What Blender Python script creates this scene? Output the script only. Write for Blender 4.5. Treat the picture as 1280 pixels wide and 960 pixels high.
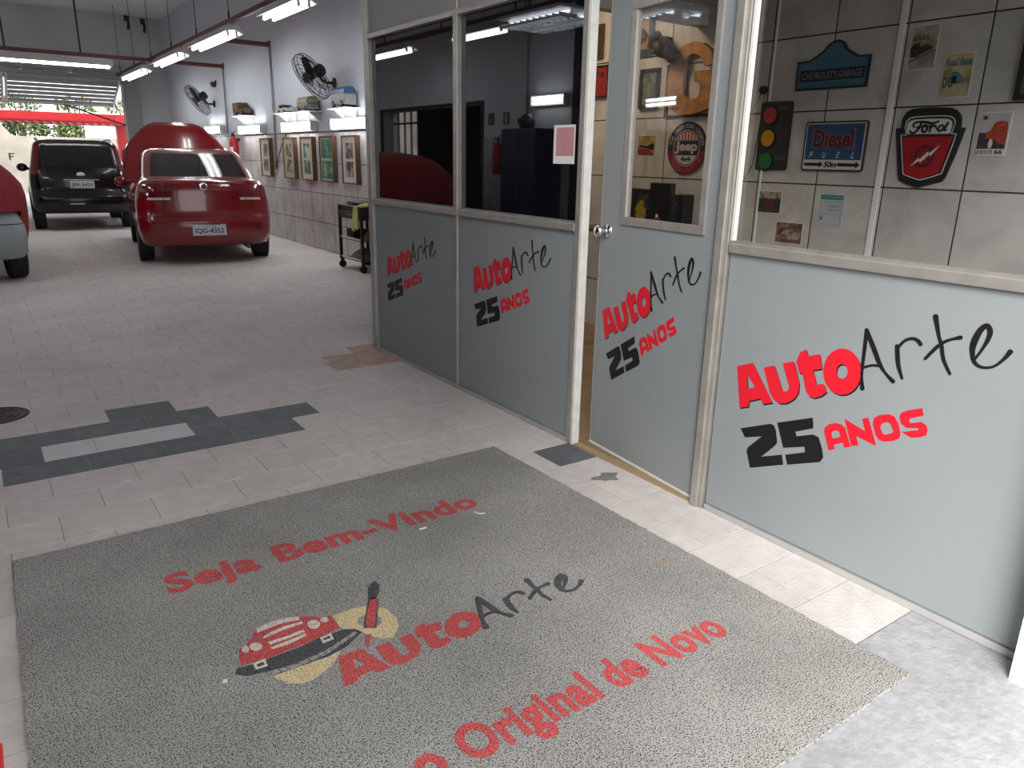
import bpy, bmesh, math, random
from math import sin, cos, pi, radians
from mathutils import Vector, Matrix
from mathutils.geometry import tessellate_polygon

for o in list(bpy.data.objects):
    bpy.data.objects.remove(o, do_unlink=True)
SC = bpy.context.scene
COL = SC.collection
random.seed(7)

# ------------------------------------------------------------------ camera
cam_d = bpy.data.cameras.new('camera')
cam_d.sensor_width = 36.0
cam_d.lens = 931.05 / 1280 * 36.0
cam_d.clip_start = 0.02
cam_d.clip_end = 400
cam = bpy.data.objects.new('camera', cam_d)
COL.objects.link(cam)
YAW, PITCH, ROLL, CAMH = 0.616763077, 0.293141370, 0.0203246701, 1.5
_f = Vector((sin(YAW) * cos(PITCH), cos(YAW) * cos(PITCH), -sin(PITCH)))
_r = Vector((cos(YAW), -sin(YAW), 0))
_u = _r.cross(_f)
_r2 = cos(ROLL) * _r + sin(ROLL) * _u
_u2 = -sin(ROLL) * _r + cos(ROLL) * _u
m = Matrix((( _r2.x, _u2.x, -_f.x, 0), (_r2.y, _u2.y, -_f.y, 0), (_r2.z, _u2.z, -_f.z, CAMH), (0, 0, 0, 1)))
cam.matrix_world = m
SC.camera = cam

# ------------------------------------------------------------------ sky (overcast) and exposure
SKY = 2.3
TUBE = 25.0
w = bpy.data.worlds.new('overcast_sky')
SC.world = w
w.use_nodes = True
nt = w.node_tree
nt.nodes.clear()
wo = nt.nodes.new('ShaderNodeOutputWorld')
bg = nt.nodes.new('ShaderNodeBackground')
bg.inputs['Color'].default_value = (0.97, 0.985, 1.0, 1)
bg.inputs['Strength'].default_value = SKY
nt.links.new(bg.outputs[0], wo.inputs[0])
# hazy sun low over the street, behind and to the left of the camera
sun_d = bpy.data.lights.new('hazy_sun', 'SUN')
sun_d.energy = 7.6
sun_d.angle = radians(32)
sun_d.color = (1.0, 0.985, 0.965)
sun = bpy.data.objects.new('hazy_sun', sun_d)
COL.objects.link(sun)
sun.rotation_euler = Vector((0.68, 0.55, -0.5)).to_track_quat('-Z', 'Y').to_euler()
vs = SC.view_settings
vs.view_transform = 'Standard'
vs.look = 'None'
vs.exposure = 0.0
vs.gamma = 1.0
vs.use_curve_mapping = False
SC.cycles.max_bounces = 8
SC.cycles.diffuse_bounces = 4
SC.cycles.transparent_max_bounces = 12
SC.cycles.sample_clamp_indirect = 6.0

# ------------------------------------------------------------------ materials
MATS = {}
def mat(name, col, rough=0.5, metal=0.0, var=0.06, scale=8.0, bump=0.0, bscale=60.0, spec=0.5, coat=0.0, rnd=0.0, detail=3.0, pos=False, big=0.0):
    if name in MATS:
        return MATS[name]
    m = bpy.data.materials.new(name)
    m.use_nodes = True
    n = m.node_tree
    p = n.nodes['Principled BSDF']
    p.inputs['Roughness'].default_value = rough
    p.inputs['Metallic'].default_value = metal
    p.inputs['Specular IOR Level'].default_value = spec
    if coat:
        p.inputs['Coat Weight'].default_value = coat
        p.inputs['Coat Roughness'].default_value = 0.03
    tc = n.nodes.new('ShaderNodeTexCoord')
    nz = n.nodes.new('ShaderNodeTexNoise')
    nz.inputs['Scale'].default_value = scale
    nz.inputs['Detail'].default_value = detail
    if pos:
        gp = n.nodes.new('ShaderNodeNewGeometry')
        co = gp.outputs['Position']
    else:
        co = tc.outputs['Object']
    n.links.new(co, nz.inputs['Vector'])
    mr = n.nodes.new('ShaderNodeMapRange')
    mr.inputs['From Min'].default_value = 0.25
    mr.inputs['From Max'].default_value = 0.75
    mr.inputs['To Min'].default_value = 1 - var
    mr.inputs['To Max'].default_value = 1 + var
    n.links.new(nz.outputs['Fac'], mr.inputs['Value'])
    fac = mr.outputs[0]
    if rnd:
        oi = n.nodes.new('ShaderNodeObjectInfo')
        m2 = n.nodes.new('ShaderNodeMapRange')
        m2.inputs['To Min'].default_value = 1 - rnd
        m2.inputs['To Max'].default_value = 1 + rnd
        n.links.new(oi.outputs['Random'], m2.inputs['Value'])
        mu = n.nodes.new('ShaderNodeMath')
        mu.operation = 'MULTIPLY'
        n.links.new(fac, mu.inputs[0])
        n.links.new(m2.outputs[0], mu.inputs[1])
        fac = mu.outputs[0]
    if big:
        n2 = n.nodes.new('ShaderNodeTexNoise')
        n2.inputs['Scale'].default_value = 0.9
        n2.inputs['Detail'].default_value = 7
        n2.inputs['Roughness'].default_value = 0.65
        n.links.new(co, n2.inputs['Vector'])
        m3 = n.nodes.new('ShaderNodeMapRange')
        m3.inputs['From Min'].default_value = 0.3
        m3.inputs['From Max'].default_value = 0.7
        m3.inputs['To Min'].default_value = 1 - big
        m3.inputs['To Max'].default_value = 1 + big
        n.links.new(n2.outputs['Fac'], m3.inputs['Value'])
        m4 = n.nodes.new('ShaderNodeMath')
        m4.operation = 'MULTIPLY'
        n.links.new(fac, m4.inputs[0])
        n.links.new(m3.outputs[0], m4.inputs[1])
        fac = m4.outputs[0]
    vm = n.nodes.new('ShaderNodeVectorMath')
    vm.operation = 'SCALE'
    vm.inputs[0].default_value = col[:3]
    n.links.new(fac, vm.inputs['Scale'])
    n.links.new(vm.outputs[0], p.inputs['Base Color'])
    if bump:
        nb = n.nodes.new('ShaderNodeTexNoise')
        nb.inputs['Scale'].default_value = bscale
        nb.inputs['Detail'].default_value = 4
        n.links.new(co, nb.inputs['Vector'])
        bp = n.nodes.new('ShaderNodeBump')
        bp.inputs['Strength'].default_value = bump
        bp.inputs['Distance'].default_value = 0.01
        n.links.new(nb.outputs['Fac'], bp.inputs['Height'])
        n.links.new(bp.outputs[0], p.inputs['Normal'])
    MATS[name] = m
    return m

def emis(name, col, strength):
    m = bpy.data.materials.new(name)
    m.use_nodes = True
    p = m.node_tree.nodes['Principled BSDF']
    p.inputs['Base Color'].default_value = (0.9, 0.9, 0.9, 1)
    p.inputs['Emission Color'].default_value = (*col, 1)
    p.inputs['Emission Strength'].default_value = strength
    return m

def marble(name, base, vein, sc=2.2, rough=0.25, rnd=0.05):
    """glazed ceramic tile with soft cloudy veining"""
    m = mat(name, base, rough, var=0.05, scale=5, rnd=rnd)
    n = m.node_tree
    p = n.nodes['Principled BSDF']
    old = p.inputs['Base Color'].links[0].from_socket
    tc = [q for q in n.nodes if q.type == 'TEX_COORD'][0]
    ge = n.nodes.new('ShaderNodeNewGeometry')
    nz = n.nodes.new('ShaderNodeTexNoise')
    nz.inputs['Scale'].default_value = sc
    nz.inputs['Detail'].default_value = 9
    nz.inputs['Roughness'].default_value = 0.62
    nz.inputs['Distortion'].default_value = 1.6
    n.links.new(ge.outputs['Position'], nz.inputs['Vector'])
    cr = n.nodes.new('ShaderNodeValToRGB')
    cr.color_ramp.elements[0].position = 0.40
    cr.color_ramp.elements[0].color = (1, 1, 1, 1)
    cr.color_ramp.elements[1].position = 0.66
    cr.color_ramp.elements[1].color = (*vein, 1)
    n.links.new(nz.outputs['Fac'], cr.inputs['Fac'])
    mx = n.nodes.new('ShaderNodeMix')
    mx.data_type = 'RGBA'
    mx.blend_type = 'MULTIPLY'
    mx.inputs[0].default_value = 1.0
    n.links.new(old, mx.inputs[6])
    n.links.new(cr.outputs[0], mx.inputs[7])
    n.links.new(mx.outputs[2], p.inputs['Base Color'])
    return m

def clear_glass(name, tint=(0.865, 0.865, 0.86)):
    m = bpy.data.materials.new(name)
    m.use_nodes = True
    n = m.node_tree
    n.nodes.clear()
    out = n.nodes.new('ShaderNodeOutputMaterial')
    tr = n.nodes.new('ShaderNodeBsdfTransparent')
    tr.inputs[0].default_value = (*tint, 1)
    gl = n.nodes.new('ShaderNodeBsdfGlossy')
    gl.inputs['Roughness'].default_value = 0.0
    ge = n.nodes.new('ShaderNodeNewGeometry')
    dt = n.nodes.new('ShaderNodeVectorMath')
    dt.operation = 'DOT_PRODUCT'
    n.links.new(ge.outputs['Normal'], dt.inputs[0])
    n.links.new(ge.outputs['Incoming'], dt.inputs[1])
    ab = n.nodes.new('ShaderNodeMath'); ab.operation = 'ABSOLUTE'
    n.links.new(dt.outputs['Value'], ab.inputs[0])
    su = n.nodes.new('ShaderNodeMath'); su.operation = 'SUBTRACT'
    su.inputs[0].default_value = 1.0
    n.links.new(ab.outputs[0], su.inputs[1])
    pw = n.nodes.new('ShaderNodeMath'); pw.operation = 'POWER'
    pw.inputs[1].default_value = 5.0
    n.links.new(su.outputs[0], pw.inputs[0])
    ma = n.nodes.new('ShaderNodeMath'); ma.operation = 'MULTIPLY_ADD'
    ma.inputs[1].default_value = 0.96
    ma.inputs[2].default_value = 0.04
    n.links.new(pw.outputs[0], ma.inputs[0])
    mx = n.nodes.new('ShaderNodeMixShader')
    n.links.new(ma.outputs[0], mx.inputs[0])
    n.links.new(tr.outputs[0], mx.inputs[1])
    n.links.new(gl.outputs[0], mx.inputs[2])
    n.links.new(mx.outputs[0], out.inputs[0])
    return m

def curl(name, lo, hi, sc=240.0):
    """looped vinyl strands: light coils over dark gaps"""
    m = bpy.data.materials.new(name)
    m.use_nodes = True
    n = m.node_tree
    p = n.nodes['Principled BSDF']
    p.inputs['Roughness'].default_value = 0.75
    ge = n.nodes.new('ShaderNodeNewGeometry')
    nz = n.nodes.new('ShaderNodeTexNoise')
    nz.inputs['Scale'].default_value = sc
    nz.inputs['Detail'].default_value = 1.0
    nz.inputs['Roughness'].default_value = 0.6
    n.links.new(ge.outputs['Position'], nz.inputs['Vector'])
    big = n.nodes.new('ShaderNodeTexNoise')
    big.inputs['Scale'].default_value = 2.2
    big.inputs['Detail'].default_value = 4
    n.links.new(ge.outputs['Position'], big.inputs['Vector'])
    cr = n.nodes.new('ShaderNodeValToRGB')
    cr.color_ramp.elements[0].position = 0.40
    cr.color_ramp.elements[0].color = (*lo, 1)
    cr.color_ramp.elements[1].position = 0.475
    cr.color_ramp.elements[1].color = (*hi, 1)
    n.links.new(nz.outputs['Fac'], cr.inputs['Fac'])
    mr = n.nodes.new('ShaderNodeMapRange')
    mr.inputs['From Min'].default_value = 0.3
    mr.inputs['From Max'].default_value = 0.7
    mr.inputs['To Min'].default_value = 0.85
    mr.inputs['To Max'].default_value = 1.15
    n.links.new(big.outputs['Fac'], mr.inputs['Value'])
    sc_ = n.nodes.new('ShaderNodeVectorMath'); sc_.operation = 'SCALE'
    n.links.new(cr.outputs[0], sc_.inputs[0])
    n.links.new(mr.outputs[0], sc_.inputs['Scale'])
    n.links.new(sc_.outputs[0], p.inputs['Base Color'])
    bp = n.nodes.new('ShaderNodeBump')
    bp.inputs['Strength'].default_value = 0.3
    bp.inputs['Distance'].default_value = 0.002
    n.links.new(nz.outputs['Fac'], bp.inputs['Height'])
    n.links.new(bp.outputs[0], p.inputs['Normal'])
    return m

def picture_mat(name, c1, c2, c3, sc=14.0, seed=0.0):
    """printed picture: three blotched inks"""
    m = bpy.data.materials.new(name)
    m.use_nodes = True
    n = m.node_tree
    p = n.nodes['Principled BSDF']
    p.inputs['Roughness'].default_value = 0.5
    ge = n.nodes.new('ShaderNodeNewGeometry')
    mp = n.nodes.new('ShaderNodeMapping')
    mp.inputs['Location'].default_value = (seed, seed * 1.7, seed * 0.6)
    n.links.new(ge.outputs['Position'], mp.inputs[0])
    nz = n.nodes.new('ShaderNodeTexNoise')
    nz.inputs['Scale'].default_value = sc
    nz.inputs['Detail'].default_value = 5
    n.links.new(mp.outputs[0], nz.inputs['Vector'])
    cr = n.nodes.new('ShaderNodeValToRGB')
    e = cr.color_ramp.elements
    e[0].position = 0.38; e[0].color = (*c1, 1)
    e[1].position = 0.62; e[1].color = (*c3, 1)
    k = e.new(0.5); k.color = (*c2, 1)
    n.links.new(nz.outputs['Fac'], cr.inputs['Fac'])
    n.links.new(cr.outputs[0], p.inputs['Base Color'])
    return m

M = dict(
    panel=mat('grey_laminate', (0.232, 0.25, 0.254), 0.42, var=0.03, scale=3),
    panel_up=mat('upper_laminate', (0.40, 0.38, 0.36), 0.5, var=0.03, scale=3),
    alu=mat('anodised_aluminium', (0.42, 0.395, 0.36), 0.40, 0.6, var=0.12, scale=14, bump=0.06, bscale=90),
    alu_white=mat('worn_white_frame', (0.72, 0.70, 0.66), 0.45, 0.15, var=0.1, scale=20, bump=0.08),
    chrome=mat('chrome', (0.75, 0.75, 0.76), 0.08, 1.0, var=0.02),
    tint=mat('dark_tinted_glass', (0.004, 0.004, 0.005), 0.015, var=0.0, spec=1.0),
    glass=clear_glass('clear_pane'),
    red_vinyl=mat('red_vinyl', (0.62, 0.011, 0.024), 0.45, var=0.02, spec=0.3),
    black_vinyl=mat('black_vinyl', (0.010, 0.009, 0.011), 0.45, var=0.02, spec=0.25),
    paver=mat('concrete_paver', (0.60, 0.55, 0.525), 0.8, var=0.10, scale=14, bump=0.3, bscale=90, rnd=0.04, pos=True, big=0.12, detail=6),
    paver_dark=mat('slate_paver', (0.135, 0.143, 0.155), 0.7, var=0.25, scale=12, bump=0.3, bscale=50, rnd=0.08, pos=True, detail=6),
    paver_white=mat('white_paver', (0.60, 0.60, 0.61), 0.7, var=0.09, scale=9, bump=0.15, bscale=60, pos=True, detail=6),
    grout=mat('mortar_bed', (0.30, 0.275, 0.26), 0.9, var=0.35, scale=11),
    concrete=mat('trowelled_concrete', (0.345, 0.345, 0.355), 0.75, var=0.16, scale=22, bump=0.4, bscale=40, detail=10, big=0.2),
    wall=mat('white_wall_paint', (0.60, 0.625, 0.675), 0.7, var=0.04, scale=1.5),
    wall_grey=mat('grey_wall_paint', (0.52, 0.53, 0.54), 0.8, var=0.08, scale=1.2),
    ceil=mat('grey_ceiling', (0.74, 0.74, 0.75), 0.85, var=0.12, scale=0.9),
    tile=marble('glazed_tile', (0.56, 0.545, 0.53), (0.78, 0.77, 0.76)),
    joint=mat('dark_joint', (0.035, 0.03, 0.028), 0.9, var=0.2),
    steel_red=mat('oxide_red_steel', (0.11, 0.022, 0.022), 0.5, var=0.15, scale=6),
    white=mat('white_enamel', (0.78, 0.78, 0.77), 0.4, var=0.03),
    lampgrey=mat('lamp_housing', (0.50, 0.49, 0.46), 0.45, var=0.06),
    black=mat('black_plastic', (0.012, 0.012, 0.013), 0.45, var=0.05),
    rubber=mat('tyre_rubber', (0.014, 0.014, 0.015), 0.8, var=0.15, scale=20, bump=0.2),
    rim=mat('wheel_rim', (0.45, 0.45, 0.46), 0.3, 0.9, var=0.04),
    red_paint=mat('red_car_paint', (0.19, 0.003, 0.006), 0.22, var=0.02, coat=0.8),
    black_paint=mat('black_car_paint', (0.005, 0.005, 0.006), 0.25, var=0.02, spec=0.3, coat=0.35),
    car_glass=mat('car_window', (0.006, 0.007, 0.007), 0.03, var=0.0, spec=0.7),
    red_lens=mat('red_tail_lens', (0.13, 0.003, 0.006), 0.1, var=0.05, scale=40, coat=1.0),
    clear_lens=mat('clear_lens', (0.62, 0.58, 0.58), 0.12, var=0.1, scale=40, coat=1.0),
    cloth=mat('red_car_cover', (0.27, 0.018, 0.024), 0.85, var=0.12, scale=5, bump=0.3, bscale=8),
    grey_plastic=mat('grey_bumper', (0.30, 0.33, 0.34), 0.4, var=0.08),
    plate=mat('number_plate', (0.52, 0.56, 0.58), 0.4, var=0.03),
    wood=mat('carved_wood', (0.36, 0.17, 0.045), 0.55, var=0.35, scale=14, bump=0.15, bscale=30),
    frame_wood=mat('dark_frame_wood', (0.10, 0.05, 0.022), 0.5, var=0.25, scale=20),
    frame_black=mat('black_frame', (0.02, 0.02, 0.021), 0.45),
    frame_green=mat('grey_green_frame', (0.06, 0.075, 0.07), 0.5),
    cream=mat('cream_card', (0.62, 0.57, 0.47), 0.7, var=0.03),
    iron=mat('rusty_iron', (0.055, 0.043, 0.038), 0.5, 0.5, var=0.4, scale=30, bump=0.4, bscale=60),
    green=mat('moss_leaf', (0.10, 0.14, 0.04), 0.7, var=0.5, scale=5),
    red_roof=mat('red_painted_sheet', (0.62, 0.045, 0.05), 0.4, var=0.06),
    cream_wall=mat('weathered_cream_wall', (0.30, 0.275, 0.23), 0.9, var=0.4, scale=0.9, detail=8),
    terracotta=mat('terracotta', (0.44, 0.31, 0.245), 0.75, var=0.25, scale=12),
    paper=mat('white_paper', (0.78, 0.77, 0.75), 0.7, var=0.02),
    tube=emis('fluorescent_tube', (0.94, 0.97, 1.0), TUBE),
    mat_grey=curl('grey_vinyl_loops', (0.018, 0.017, 0.015), (0.385, 0.37, 0.345)),
    mat_red=curl('red_vinyl_loops', (0.20, 0.02, 0.02), (0.62, 0.10, 0.10)),
    mat_black=curl('black_vinyl_loops', (0.012, 0.012, 0.014), (0.085, 0.085, 0.095)),
    mat_cream=curl('cream_vinyl_loops', (0.30, 0.21, 0.09), (0.74, 0.60, 0.36)),
    mat_white=curl('white_vinyl_loops', (0.30, 0.27, 0.23), (0.72, 0.68, 0.60)),
)
def flat(name, col, rough=0.5):
    return mat('ink_' + name, col, rough, var=0.03, scale=30)

# ------------------------------------------------------------------ mesh helpers
def link(name, me, parent=None, material=None, smooth=False):
    o = bpy.data.objects.new(name, me)
    COL.objects.link(o)
    if material is not None:
        me.materials.clear()
        me.materials.append(material)
    if smooth:
        for p in me.polygons:
            p.use_smooth = True
    if parent is not None:
        o.parent = parent
    return o

def tag(o, label=None, cat=None, group=None, kind=None):
    if label: o['label'] = label
    if cat: o['category'] = cat
    if group: o['group'] = group
    if kind: o['kind'] = kind
    return o

def thing(name, label, cat, loc=(0, 0, 0), rz=0.0, group=None, kind=None):
    o = bpy.data.objects.new(name, None)
    COL.objects.link(o)
    o.empty_display_size = 0.1
    o.location = loc
    o.rotation_euler = (0, 0, rz)
    return tag(o, label, cat, group, kind)

class MB:
    def __init__(s):
        s.v, s.f = [], []
    def add(s, vs, fs):
        k = len(s.v)
        s.v += [tuple(q) for q in vs]
        s.f += [tuple(i + k for i in f) for f in fs]
        return s
    def box(s, x0, x1, y0, y1, z0, z1, M4=None):
        vs = [(x, y, z) for z in (z0, z1) for y in (y0, y1) for x in (x0, x1)]
        if M4 is not None:
            vs = [M4 @ Vector(q) for q in vs]
        return s.add(vs, [(0, 2, 3, 1), (4, 5, 7, 6), (0, 1, 5, 4), (2, 6, 7, 3), (0, 4, 6, 2), (1, 3, 7, 5)])
    def tube(s, pts, r, n=8, cap=True):
        pts = [Vector(p) for p in pts]
        rr = r if isinstance(r, (list, tuple)) else [r] * len(pts)
        k = len(s.v)
        prev = None
        for i, p in enumerate(pts):
            a = pts[max(i - 1, 0)]; b = pts[min(i + 1, len(pts) - 1)]
            t = (b - a).normalized()
            if prev is None:
                up = Vector((0, 0, 1)) if abs(t.z) < 0.9 else Vector((1, 0, 0))
                e1 = t.cross(up).normalized()
            else:
                e1 = (prev - t * prev.dot(t))
                e1 = e1.normalized() if e1.length > 1e-6 else t.orthogonal().normalized()
            prev = e1
            e2 = t.cross(e1)
            for j in range(n):
                a_ = 2 * pi * j / n
                s.v.append(tuple(p + rr[i] * (cos(a_) * e1 + sin(a_) * e2)))
        for i in range(len(pts) - 1):
            for j in range(n):
                s.f.append((k + i * n + j, k + i * n + (j + 1) % n, k + (i + 1) * n + (j + 1) % n, k + (i + 1) * n + j))
        if cap:
            s.f.append(tuple(k + j for j in range(n))[::-1])
            s.f.append(tuple(k + (len(pts) - 1) * n + j for j in range(n)))
        return s
    def lathe(s, prof, n=24, M4=None, close=False):
        """profile of (radius, height) about local Z"""
        k = len(s.v)
        for (r, z) in prof:
            for j in range(n):
                a = 2 * pi * j / n
                q = Vector((r * cos(a), r * sin(a), z))
                s.v.append(tuple(M4 @ q if M4 is not None else q))
        L = len(prof)
        for i in range(L - 1 if not close else L):
            i2 = (i + 1) % L
            for j in range(n):
                s.f.append((k + i * n + j, k + i * n + (j + 1) % n, k + i2 * n + (j + 1) % n, k + i2 * n + j))
        if not close:
            s.f.append(tuple(k + j for j in range(n))[::-1])
            s.f.append(tuple(k + (L - 1) * n + j for j in range(n)))
        return s
    def prism(s, loops, fn, d0, d1):
        """polygon with holes; fn(u, v, d) -> point; cap at d1, walls from d0 to d1, cap at d0"""
        flat_ = [q for l in loops for q in l]
        tris = tessellate_polygon([[Vector((q[0], q[1], 0)) for q in l] for l in loops])
        k = len(s.v)
        s.v += [tuple(fn(q[0], q[1], d1)) for q in flat_]
        n = len(flat_)
        s.v += [tuple(fn(q[0], q[1], d0)) for q in flat_]
        for t in tris:
            s.f.append(tuple(k + i for i in t))
            s.f.append(tuple(k + n + i for i in reversed(t)))
        b = 0
        for l in loops:
            for i in range(len(l)):
                j = (i + 1) % len(l)
                s.f.append((k + b + i, k + b + j, k + n + b + j, k + n + b + i))
            b += len(l)
        return s
    def stroke(s, pts, fn, d0, d1, n=10):
        """brush stroke with a half-width at every point (u, v, w), drawn as joined capsules"""
        if len(pts) > 2:                       # smooth the hand-drawn line
            P = [pts[0]] + list(pts) + [pts[-1]]
            sm_ = []
            for i in range(1, len(P) - 2):
                for k in range(4):
                    t = k / 4
                    sm_.append(tuple(0.5 * (2 * P[i][c] + (P[i + 1][c] - P[i - 1][c]) * t + (2 * P[i - 1][c] - 5 * P[i][c] + 4 * P[i + 1][c] - P[i + 2][c]) * t * t + (3 * P[i][c] - P[i - 1][c] - 3 * P[i + 1][c] + P[i + 2][c]) * t ** 3) for c in range(3)))
            pts = sm_ + [pts[-1]]
        for i in range(len(pts) - 1):
            (a, b, r0), (c, d, r1) = pts[i], pts[i + 1]
            L = math.hypot(c - a, d - b) or 1e-6
            tx, ty = (c - a) / L, (d - b) / L
            ang = math.atan2(ty, tx)
            lp = [(a + r0 * cos(ang + pi / 2 + pi * q / n), b + r0 * sin(ang + pi / 2 + pi * q / n)) for q in range(n + 1)]
            lp += [(c + r1 * cos(ang - pi / 2 + pi * q / n), d + r1 * sin(ang - pi / 2 + pi * q / n)) for q in range(n + 1)]
            s.prism([lp], fn, d0, d1 + 0.00006 * (len(s.f) // 60 % 23))
        return s
    def build(s, name, material, parent=None, smooth=False, bevel=0.0, origin=None, fix=True):
        me = bpy.data.meshes.new(name)
        vs = s.v
        if origin is not None:
            vs = [(a - origin[0], b - origin[1], c - origin[2]) for a, b, c in vs]
        me.from_pydata(vs, [], s.f)
        if fix:
            bm = bmesh.new(); bm.from_mesh(me)
            bmesh.ops.recalc_face_normals(bm, faces=bm.faces[:])
            bm.to_mesh(me); bm.free()
        me.update()
        o = link(name, me, parent, material, smooth)
        if origin is not None:
            o.location = origin
        if bevel:
            b = o.modifiers.new('bevel', 'BEVEL')
            b.width = bevel
            b.segments = 2
            b.limit_method = 'ANGLE'
        return o

def box(name, x0, x1, y0, y1, z0, z1, material, parent=None, bevel=0.0):
    return MB().box(x0, x1, y0, y1, z0, z1).build(name, material, parent, bevel=bevel)

def struct(name, mb, material, parent=None, label=None):
    o = mb.build(name, material, parent)
    if parent is None:
        tag(o, label, None, None, 'structure')
    return o

def glyphs(text, bold=0.0, shear=0.0, spacing=1.0):
    """flat outline mesh of a line of lettering; returns verts, faces and extents"""
    cu = bpy.data.curves.new('lettering', 'FONT')
    cu.body = text
    cu.size = 1.0
    cu.offset = bold
    cu.shear = shear
    cu.space_character = spacing
    cu.resolution_u = 4
    o = bpy.data.objects.new('lettering_tmp', cu)
    COL.objects.link(o)
    dg = bpy.context.evaluated_depsgraph_get()
    me = bpy.data.meshes.new_from_object(o.evaluated_get(dg))
    v = [tuple(q.co[:2]) for q in me.vertices]
    f = [tuple(p.vertices) for p in me.polygons]
    bpy.data.objects.remove(o, do_unlink=True)
    bpy.data.meshes.remove(me)
    bpy.data.curves.remove(cu)
    xs = [q[0] for q in v]; ys = [q[1] for q in v]
    return v, f, (min(xs), max(xs), min(ys), max(ys))

def lettering(name, text, fn, u0, u1, v0, v1, d, material, parent, bold=0.0, shear=0.0, spacing=1.0, full=False):
    """fit a line of lettering into the rectangle u0..u1 x v0..v1 of the plane fn(u, v, d)"""
    v, f, (a, b, c, e) = glyphs(text, bold, shear, spacing)
    if not full:
        c2, e2 = c, e
    else:
        c2, e2 = 0.0, 0.72
    mb = MB()
    mb.add([fn(u0 + (q[0] - a) / (b - a) * (u1 - u0), v0 + (q[1] - c2) / (e2 - c2) * (v1 - v0), d) for q in v], f)
    return mb.build(name, material, parent, fix=False)

def copy_tree(o, parent=None):
    c = o.copy()
    COL.objects.link(c)
    c.parent = parent
    for ch in o.children:
        copy_tree(ch, c)
    return c

def ell(cx, cy, rx, ry, n=28, a0=0.0, a1=2 * pi):
    return [(cx + rx * cos(a0 + (a1 - a0) * i / n), cy + ry * sin(a0 + (a1 - a0) * i / n)) for i in range(n if a1 - a0 > 6.28 else n + 1)]
def rrect(x0, x1, y0, y1, r, n=4):
    out = []
    for cx, cy, a in ((x1 - r, y1 - r, 0), (x0 + r, y1 - r, 90), (x0 + r, y0 + r, 180), (x1 - r, y0 + r, 270)):
        for i in range(n + 1):
            t = radians(a + 90 * i / n)
            out.append((cx + r * cos(t), cy + r * sin(t)))
    return out
def rect(x0, x1, y0, y1):
    return [(x0, y0), (x1, y0), (x1, y1), (x0, y1)]

# ------------------------------------------------------------------ layout (metres; X across to the right, Y into the garage, Z up)
XP, XW, XL = 2.505, 4.64, -2.4          # partition face, right wall face, left wall face
YB, ZC = 22.7, 4.8                      # back wall, ceiling
ROW0, ROW, PAV = 1.05, 0.24, 0.36       # paver rows and length

def on_right(u, v, d): return (XW - d, u, v)
def on_left(u, v, d): return (XL + d, u, v)
def on_panel(u, v, d): return (XP - d, 1.9 - u, v)

# ------------------------------------------------------------------ floor and pavers
floor = MB().box(XL, XW, ROW0, YB + 0.3, -0.12, -0.0022).build('floor', M['grout'])
tag(floor, None, None, None, 'structure')
MAT_X0, MAT_X1, MAT_Y0, MAT_Y1 = -0.095, 2.125, 0.865, 3.115
G = 0.0018
paver_cache = {}
def paver_mesh(wd, dp):
    key = (round(wd, 3), round(dp, 3))
    if key not in paver_cache:
        x, y, b, t = wd / 2 - G, dp / 2 - G, 0.0008, 0.0
        vs = [(-x, -y, -0.04), (x, -y, -0.04), (x, y, -0.04), (-x, y, -0.04),
              (-x, -y, -b), (x, -y, -b), (x, y, -b), (-x, y, -b),
              (-x + b, -y + b, t), (x - b, -y + b, t), (x - b, y - b, t), (-x + b, y - b, t)]
        fs = [(0, 1, 5, 4), (1, 2, 6, 5), (2, 3, 7, 6), (3, 0, 4, 7), (4, 5, 9, 8), (5, 6, 10, 9), (6, 7, 11, 10), (7, 4, 8, 11), (8, 9, 10, 11)]
        me = bpy.data.meshes.new('paver')
        me.from_pydata(vs, [], fs)
        paver_cache[key] = (me, vs, fs)
    return paver_cache[key]
dark_cells = {(12, -0.09), (12, 0.27), (12, 0.63), (12, 0.99), (13, -0.27), (13, 0.81), (13, 1.17), (14, -0.09), (14, 0.27), (14, 0.63), (15, 0.45)}
cells = []
for k in range(0, 91):
    y0 = ROW0 + k * ROW
    y1 = min(y0 + ROW, YB + 0.2)
    off = -0.09 if k % 2 == 0 else 0.09
    n0 = int(math.floor((XL - off) / PAV))
    x = off + n0 * PAV
    while x < XW:
        a, b = max(x, XL), min(x + PAV, XW)
        if y0 < 5.45 and a < XP < b:
            b = XP - 0.002
        if b - a > 0.03 and not (y0 < 5.4 and a > XP):
            cells.append((k, round(x, 3), a, b, y0, y1))
        x += PAV
random.seed(3)
field = MB()
n_single = 0
def put_paver(a, b, y0, y1, material, dz, name='paver'):
    me, vs, fs = paver_mesh(b - a, y1 - y0)
    key = (me.name, material.name)
    if key not in paver_cache:
        m2 = me.copy(); m2.materials.append(material); m2.name = name
        paver_cache[key] = m2
    o = bpy.data.objects.new(name, paver_cache[key])
    COL.objects.link(o)
    o.location = ((a + b) / 2, (y0 + y1) / 2, dz)
    o.parent = floor
    return o
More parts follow.
